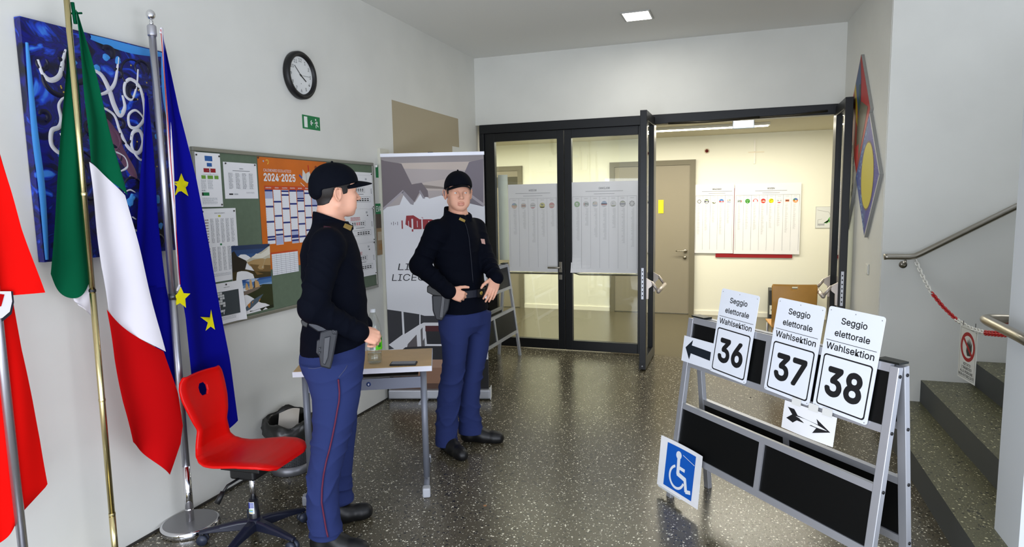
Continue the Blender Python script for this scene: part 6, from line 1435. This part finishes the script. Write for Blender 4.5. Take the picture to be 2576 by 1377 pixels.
    S = lambda px, py, dy=-.235: g.at(px, py, dy)
    def plate(pxs, dy, th, m, nm, bev=.003):
        b = MB(); P = [S(*q, dy) for q in pxs]; Q = [p+np.array([0, th, 0]) for p in P]; n = len(P)
        b.add(P+Q, [tuple(range(n)), tuple(range(2*n-1, n-1, -1))]+[(i, n+i, n+(i+1) % n, (i+1) % n) for i in range(n)], m); return b.build(nm, hl, bev)
    plate([(806, 836), (833, 826), (852, 830), (846, 862), (838, 905), (832, 931), (806, 924), (803, 900), (800, 880)], -.262, .05, HOLST, 'holster_shell', .008)
    plate([(816, 850), (832, 846), (826, 900), (818, 920), (812, 916)], -.268, .01, mat('holster_face', (46, 48, 54), .35, spec=.5), 'holster_ridge', .004)
    plate([(797, 858), (808, 852), (806, 880), (803, 898), (795, 888)], -.258, .02, HOLST, 'belt_plate', .004)
    plate([(776, 802), (783, 798), (830, 818), (836, 826), (826, 834), (800, 836), (776, 820)], -.255, .034, mat('pistol_metal', (40, 42, 48), .35, .5), 'pistol_slide', .005)
    plate([(756, 808), (763, 804), (776, 812), (772, 826), (760, 820)], -.250, .032, BLACK, 'pistol_grip', .004)
    plate([(834, 826), (850, 828), (848, 842), (836, 842)], -.268, .03, HOLST, 'retention_hood', .004)
    for k, (x, y) in enumerate(((804, 877), (804, 888), (842, 834))): MB().cyl(S(x, y, -.272), S(x, y, -.262), .0042, mat('screw_grey', (84, 86, 92), .4, .7), n=10).build('screw', hl)
    bl = MB(); ang = np.linspace(0, 2*math.pi, 48, endpoint=False); 
    return g, J, T
gL, JL, TL = build_left()

# ---------------------------------------------------------------- the officer facing the camera
def build_right():
    g = Figure((-1.72, 3.86, 0), ''); A = g.at
    phi = -42.0; Rb = rot_z(phi); fw, lf = Rb[:, 0], Rb[:, 1]
    hd = Head((-.010, 0.0, 1.716), rot_z(-80)@rot_y(1))
    cx, cy = -.030, 0.0
    shR, shL = V3(cx, cy, 1.47)-lf*.185, V3(cx, cy, 1.47)+lf*.185
    shR = shR.astype(float); shL = shL.astype(float)
    elR = A(1056, 668, -.16); wrR = A(1128, 733, -.26)
    elL = A(1222, 655, .02); wrL = A(1248, 698, -.115)
    def T_(gr): return [(.90, cx+.03, cy, .125+gr, .165+gr, phi), (1.02, cx+.02, cy, .120+gr, .158+gr, phi), (1.15, cx+.01, cy, .118+gr, .155+gr, phi), (1.28, cx, cy, .122+gr, .165+gr, phi), (1.40, cx, cy, .122+gr, .170+gr, phi), (1.48, cx, cy, .102+gr, .155+gr, phi), (1.55, cx+.01, cy, .072+gr, .09+gr, phi), (1.58, cx+.012, cy, .06, .064, phi)]
    lR = g.legprofile([(1102, 1182, 790), (1104, 1182, 830), (1111, 1177, 870), (1113, 1172, 910), (1108, 1169, 945), (1102, 1163, 980), (1098, 1157, 1020), (1096, 1153, 1060), (1095, 1151, 1100), (1095, 1153, 1118)], [-.075, -.075, -.075, -.07, -.065, -.06, -.055, -.05, -.045, -.045], [.10, .10, .095, .09, .086, .082, .078, .078, .08, .08])
    lL = g.legprofile([(1170, 1236, 785), (1172, 1234, 830), (1170, 1229, 880), (1166, 1220, 920), (1160, 1211, 960), (1156, 1207, 1000), (1154, 1208, 1040), (1153, 1213, 1070), (1153, 1220, 1088)], [.075, .08, .085, .09, .09, .095, .10, .105, .105], [.10, .10, .095, .09, .086, .082, .08, .08, .082])
    def shift(T, gr): return [(z, x, y, a+gr, b+gr, t) for z, x, y, a, b, t in T]
    ank = np.array(lR[-1][1:3]); heR = np.array([ank[0]-.030, ank[1]+.055, 0]); toR = heR+np.array([.52, -.854, 0])*.285
    ank = np.array(lL[-1][1:3]); heL = np.array([ank[0]-.065, ank[1]+.015, 0]); toL = heL+np.array([.975, -.22, 0])*.285
    B = Field((-.42, -.42, -.01), (.32, .34, 1.90), .0034)
    hd.face(B); B.cone(hd.p(-.028, 0, -.045), (cx+.01, cy, 1.52), .056, .066, .02); B.loft(T_(-.02), .03)
    for s_, e_, w_ in ((shR, elR, wrR), (shL, elL, wrL)): B.cone(s_, e_, .050, .042, .03); B.cone(e_, w_, .042, .030, .015)
    B.loft(shift(lR, -.016), .03); B.loft(shift(lL, -.016), .03)
    for h_, t_ in ((heR, toR), (heL, toL)): d = (t_-h_)/np.linalg.norm(t_-h_); B.cone(h_+d*.05+[0, 0, .05], t_-d*.05+[0, 0, .035], .032, .026, .02); B.cone(h_+d*.06+[0, 0, .05], h_+d*.05+[0, 0, .25], .036, .045, .02)
    # right hand: loose fist at the belt, thumb along it
    k0 = A(1164, 748, -.265); dR = k0-wrR; dR /= np.linalg.norm(dR)
    hand(B, wrR+dR*.006, dR, V3(-.10, -.90, .25), -1, [(1.15, 1.3, .7), (1.2, 1.3, .7), (1.25, 1.3, .7), (1.3, 1.3, .7)], thumb=(.80, .62, .05), size=.98, tcurl=.25)
    k1 = A(1240, 728, -.165); dL = k1-wrL; dL /= np.linalg.norm(dL)
    hand(B, wrL+dL*.004, dL, V3(.30, -.85, .2), 1, [(.35, .35, .3), (.30, .35, .3), (.28, .32, .3), (.30, .30, .25)], thumb=(.75, .62, -.30), size=.98, tcurl=.3)
    lipf = lambda C: (lambda h: (h[:, 0] > .082) & (np.abs(h[:, 1]) < .023) & (h[:, 2] > -.0805) & (h[:, 2] < -.0595) & (h[:, 0] < .105))(hd.inv(C))
    stub = lambda C: (lambda h: (h[:, 2] < -.036-.25*np.clip(h[:, 0]-.04, 0, .04)) & (h[:, 2] > -.125) & (h[:, 0] > -.005) & (C[:, 2] > 1.5))(hd.inv(C))
    body = B.build('person', SKIN, None, [(STUB, stub), (LIP, lipf)]); body.matrix_world = g.M
    tag(body, 'officer in navy jacket and badged cap facing the camera before the banner', 'person'); g.o = body
    hd.eyes(body, yaw=24); hd.hair(body, B); hd.cap(body, emblem=True)
    J = Field((-.44, -.42, .86), (.34, .36, 1.68), .0042)
    wv = fsum(folds(21, .006, 1.05, .10, 46, 2.5), folds(22, .005, 1.32, .10, 34, 3.0))
    J.loft([(.90, cx+.038, cy, .150, .184, phi), (.96, cx+.036, cy, .148, .182, phi), (1.04, cx+.03, cy, .138, .172, phi), (1.10, cx+.025, cy, .140, .172, phi), (1.20, cx+.012, cy, .142, .178, phi), (1.32, cx, cy, .140, .184, phi), (1.42, cx, cy, .134, .178, phi), (1.48, cx, cy, .118, .162, phi), (1.53, cx+.005, cy, .096, .118, phi), (1.575, cx+.01, cy, .078, .086, phi)], .02, wob=wv)
    for s_, e_, w_, sd in ((shR, elR, wrR, 13), (shL, elL, wrL, 14)):
        J.cone((cx+(s_[0]-cx)*.35, s_[1]*.35, 1.52), s_, .050, .068, .05); J.cone(s_, e_, .073, .064, .035, wob=crease(sd, e_-s_, .006, 4)); J.cone(e_, w_, .064, .045, .02, wob=crease(sd+50, w_-e_, .005, 4)); ax = (w_-e_)/np.linalg.norm(w_-e_)
        J.cone(w_-ax*.01, w_+ax*.004, .047, .047, .006)
    def fn(X, Y, Z):
        x, y = X-(cx+.012), Y-cy; u = x*fw[0]+y*fw[1]; v = -x*fw[1]+y*fw[0]; R0 = .086; r = np.sqrt((u/1.06)**2+v*v)+1e-6; zt = 1.632+(1.565-1.632)*np.clip((u/R0+1)/2, 0, 1)
        d = np.abs(r-(R0-.08*(Z-1.535)))-.006; d = np.maximum(d, np.maximum(Z-zt, 1.535-Z)); return np.maximum(d, np.where(u > 0, .022+.5*(Z-1.535)-np.abs(v), -.1))
    J.op(fn, (cx-.12, cy-.12, 1.535), (cx+.14, cy+.12, 1.635), .010)
    J.cone(hd.p(-.030, 0, -.03), (cx+.012, cy, 1.535), .066, .066, .006, 'sub')
    J.cone((cx+.012+fw[0]*.085, cy+fw[1]*.085, 1.60), (cx+.012+fw[0]*.10, cy+fw[1]*.10, 1.53), .030, .010, .006, 'sub')
    J.cut((0, 0, .938), (.05, 0, -1), .004)
    jk = J.build('jacket', CLOTH, body)
    T = Field((-.30, -.30, .04), (.30, .30, 1.0), .0040)
    T.loft(lR, .01, wob=fsum(folds(25, .009, .50, .10, 48, 2.5), folds(26, .009, .25, .12, 40, -2.2), folds(27, .004, .80, .08, 40, 2.0))); T.loft(lL, .02, wob=fsum(folds(28, .009, .48, .10, 50, -2.5), folds(29, .009, .22, .10, 44, 2.0)))
    T.loft([(.99, cx+.03, cy, .130, .165, phi), (.92, cx+.035, cy, .135, .172, phi), (.85, cx+.035, cy, .125, .168, phi), (.80, cx+.035, cy, .09, .14, phi)], .04)
    tr = T.build('trousers', TROU, body)
    P = [g.hit(T, *q, .005) for q in resample([(1119, 800), (1122, 850), (1127, 900), (1126, 940), (1118, 980), (1112, 1030), (1109, 1080), (1107, 1112)], 40)]; P = [p for p in P if p is not None]
    MB().tube(P, .0030, mat('dark_maroon_piping', (52, 20, 40), .7), 6).build('piping', tr)
    for h_, t_ in ((heR, toR), (heL, toL)):
        b = Field(np.minimum(h_, t_)-[.09, .09, .01], np.maximum(h_, t_)+[.09, .09, .24], .0036); boot(b, h_, t_, .18); b.cut((0, 0, .001), (0, 0, -1), .003); b.build('boot', BOOT, body)
    q = dense([(1081, 553), (1104, 541), (1113, 552), (1092, 566)], 5); ep = g.decal(J, q, mat('epaulette_cloth', (28, 22, 34), .8), .009, 'epaulette', jk)
    def badge(em, c, nm, par, out=.013):
        P = [g.hit(J, *k, out) for k in em]; cc = g.hit(J, *c, out+.003)
        if cc is not None and all(p is not None for p in P): b = MB(); b.add([cc]+P, [(0, 1+(i+1) % len(P), 1+i) for i in range(len(P))], GOLDB); b.build(nm, par)
    if ep: badge([(1083, 557), (1087, 552), (1090, 554), (1094, 552), (1095, 556), (1090, 559), (1085, 560)], (1089, 556), 'eagle_badge', ep)
    ep2 = g.decal(J, dense([(1186, 546), (1196, 548), (1213, 558), (1214, 566), (1205, 563)], 4), MATS['epaulette_cloth'], .009, 'epaulette', jk)
    if ep2: badge([(1206, 553), (1210, 555), (1212, 559), (1208, 558)], (1209, 556), 'eagle_badge', ep2)
    g.decal(J, dense([(1157, 547), (1171, 554), (1169, 560), (1154, 553)], 4), mat('collar_tab_gold', (150, 124, 60), .5, .4), .003, 'collar_tab', jk, 4)
    nt = g.decal(J, dense([(1209, 601), (1219, 602), (1221, 615), (1212, 613)], 4), mat('name_tag', (190, 150, 140), .5), .003, 'name_tag', jk, 4)
    P = [g.hit(J, *k, .001) for k in resample([(1170, 562), (1174, 572), (1180, 600), (1186, 660), (1190, 712)], 24)]; P = [p for p in P if p is not None]
    if len(P) > 4: MB().tube(P, .0018, mat('zip_dark', (40, 42, 52), .4, .4), 6).build('zip', jk)
    # duty belt with buckle, pouch, holster
    bl = MB(); R = []
    for i in range(56):
        t = 2*math.pi*i/56; e = Rb@np.array([.146*math.cos(t), .179*math.sin(t), 0])+np.array([cx+.028, cy, 0]); o = Rb@np.array([.153*math.cos(t), .186*math.sin(t), 0])+np.array([cx+.028, cy, 0])
        R.append([e+[0, 0, 1.045], o+[0, 0, 1.047], o+[0, 0, 1.093], e+[0, 0, 1.095]])
    bl.rings(R, mat('duty_belt', (20, 24, 38), .6), False, False, True); be = bl.build('duty_belt', body)
    bc_ = np.array([cx+.028, cy, 1.07])+fw*.160; rb = MB(); Mx = frame(bc_, -lf if False else (-fw[1]*-1*0+lf[0], lf[1], 0), (0, 0, 1))
    u_ = Vector(-lf) if True else None
    Mx = frame(bc_, tuple(lf), (0, 0, 1))
    rb.box((-.032, -.026, -.006), (.032, .026, .004), mat('buckle_dark', (30, 30, 36), .3, .6), Mx, bev=.003); rb.build('buckle', be)
    MB().lathe([(0, .004), (.010, .003), (.013, 0)], GOLDB, 16, frame(bc_+fw*.004, tuple(lf), (0, 0, 1)), caps=False).build('buckle_crest', be)
    hl = thing('holster', None, None); hl.parent = body
    def plate(pxs, dy, th, m, nm, bev=.003):
        b = MB(); P = [g.at(*q, dy) for q in pxs]; Q = [p+np.array([0, th, 0]) for p in P]; n = len(P)
        b.add(P+Q, [tuple(range(n)), tuple(range(2*n-1, n-1, -1))]+[(i, n+i, n+(i+1) % n, (i+1) % n) for i in range(n)], m); return b.build(nm, hl, bev)
    plate([(1086, 744), (1112, 742), (1134, 748), (1128, 780), (1112, 808), (1096, 806), (1088, 782)], -.20, .08, HOLST, 'holster_shell', .008)
    plate([(1074, 722), (1086, 716), (1118, 736), (1112, 746), (1090, 744), (1074, 736)], -.20, .05, BLACK, 'pistol_grip', .005)
    plate([(1112, 742), (1120, 742), (1114, 800), (1105, 800)], -.208, .01, mat('holster_face', (46, 48, 54), .35, spec=.5), 'holster_ridge', .002)
    pc_ = g.at(1230, 727, -.150); pm = MB().ball(tuple(pc_), (.024, .022, .034), mat('pouch_black', (12, 12, 14), .7), 12); pm.build('pouch', be)
    ch_ = [g.at(1226, 738, -.178), g.at(1223, 742, -.180), g.at(1222, 750, -.180), g.at(1224, 753, -.180)]
    MB().tube(ch_, [.003, .004, .006, .003], mat('white_key_tag', (214, 214, 220), .4), 8).build('key_tag', be)
    for w_, c_, n_ in ((wrR+dR*.012, dR, 1), (wrL+dL*.012, dL, 1)):
        a_ = np.cross(c_, [0, 0, 1]); a_ /= np.linalg.norm(a_); b_ = np.cross(a_, c_); MB().tube([w_+(a_*math.cos(t)+b_*math.sin(t))*.031 for t in np.linspace(0, 2*math.pi, 28, endpoint=False)], .0013, BLACK, 6, closed=True).build('bracelet', body)
    return g, J, T
gR, JR, TR = build_right()
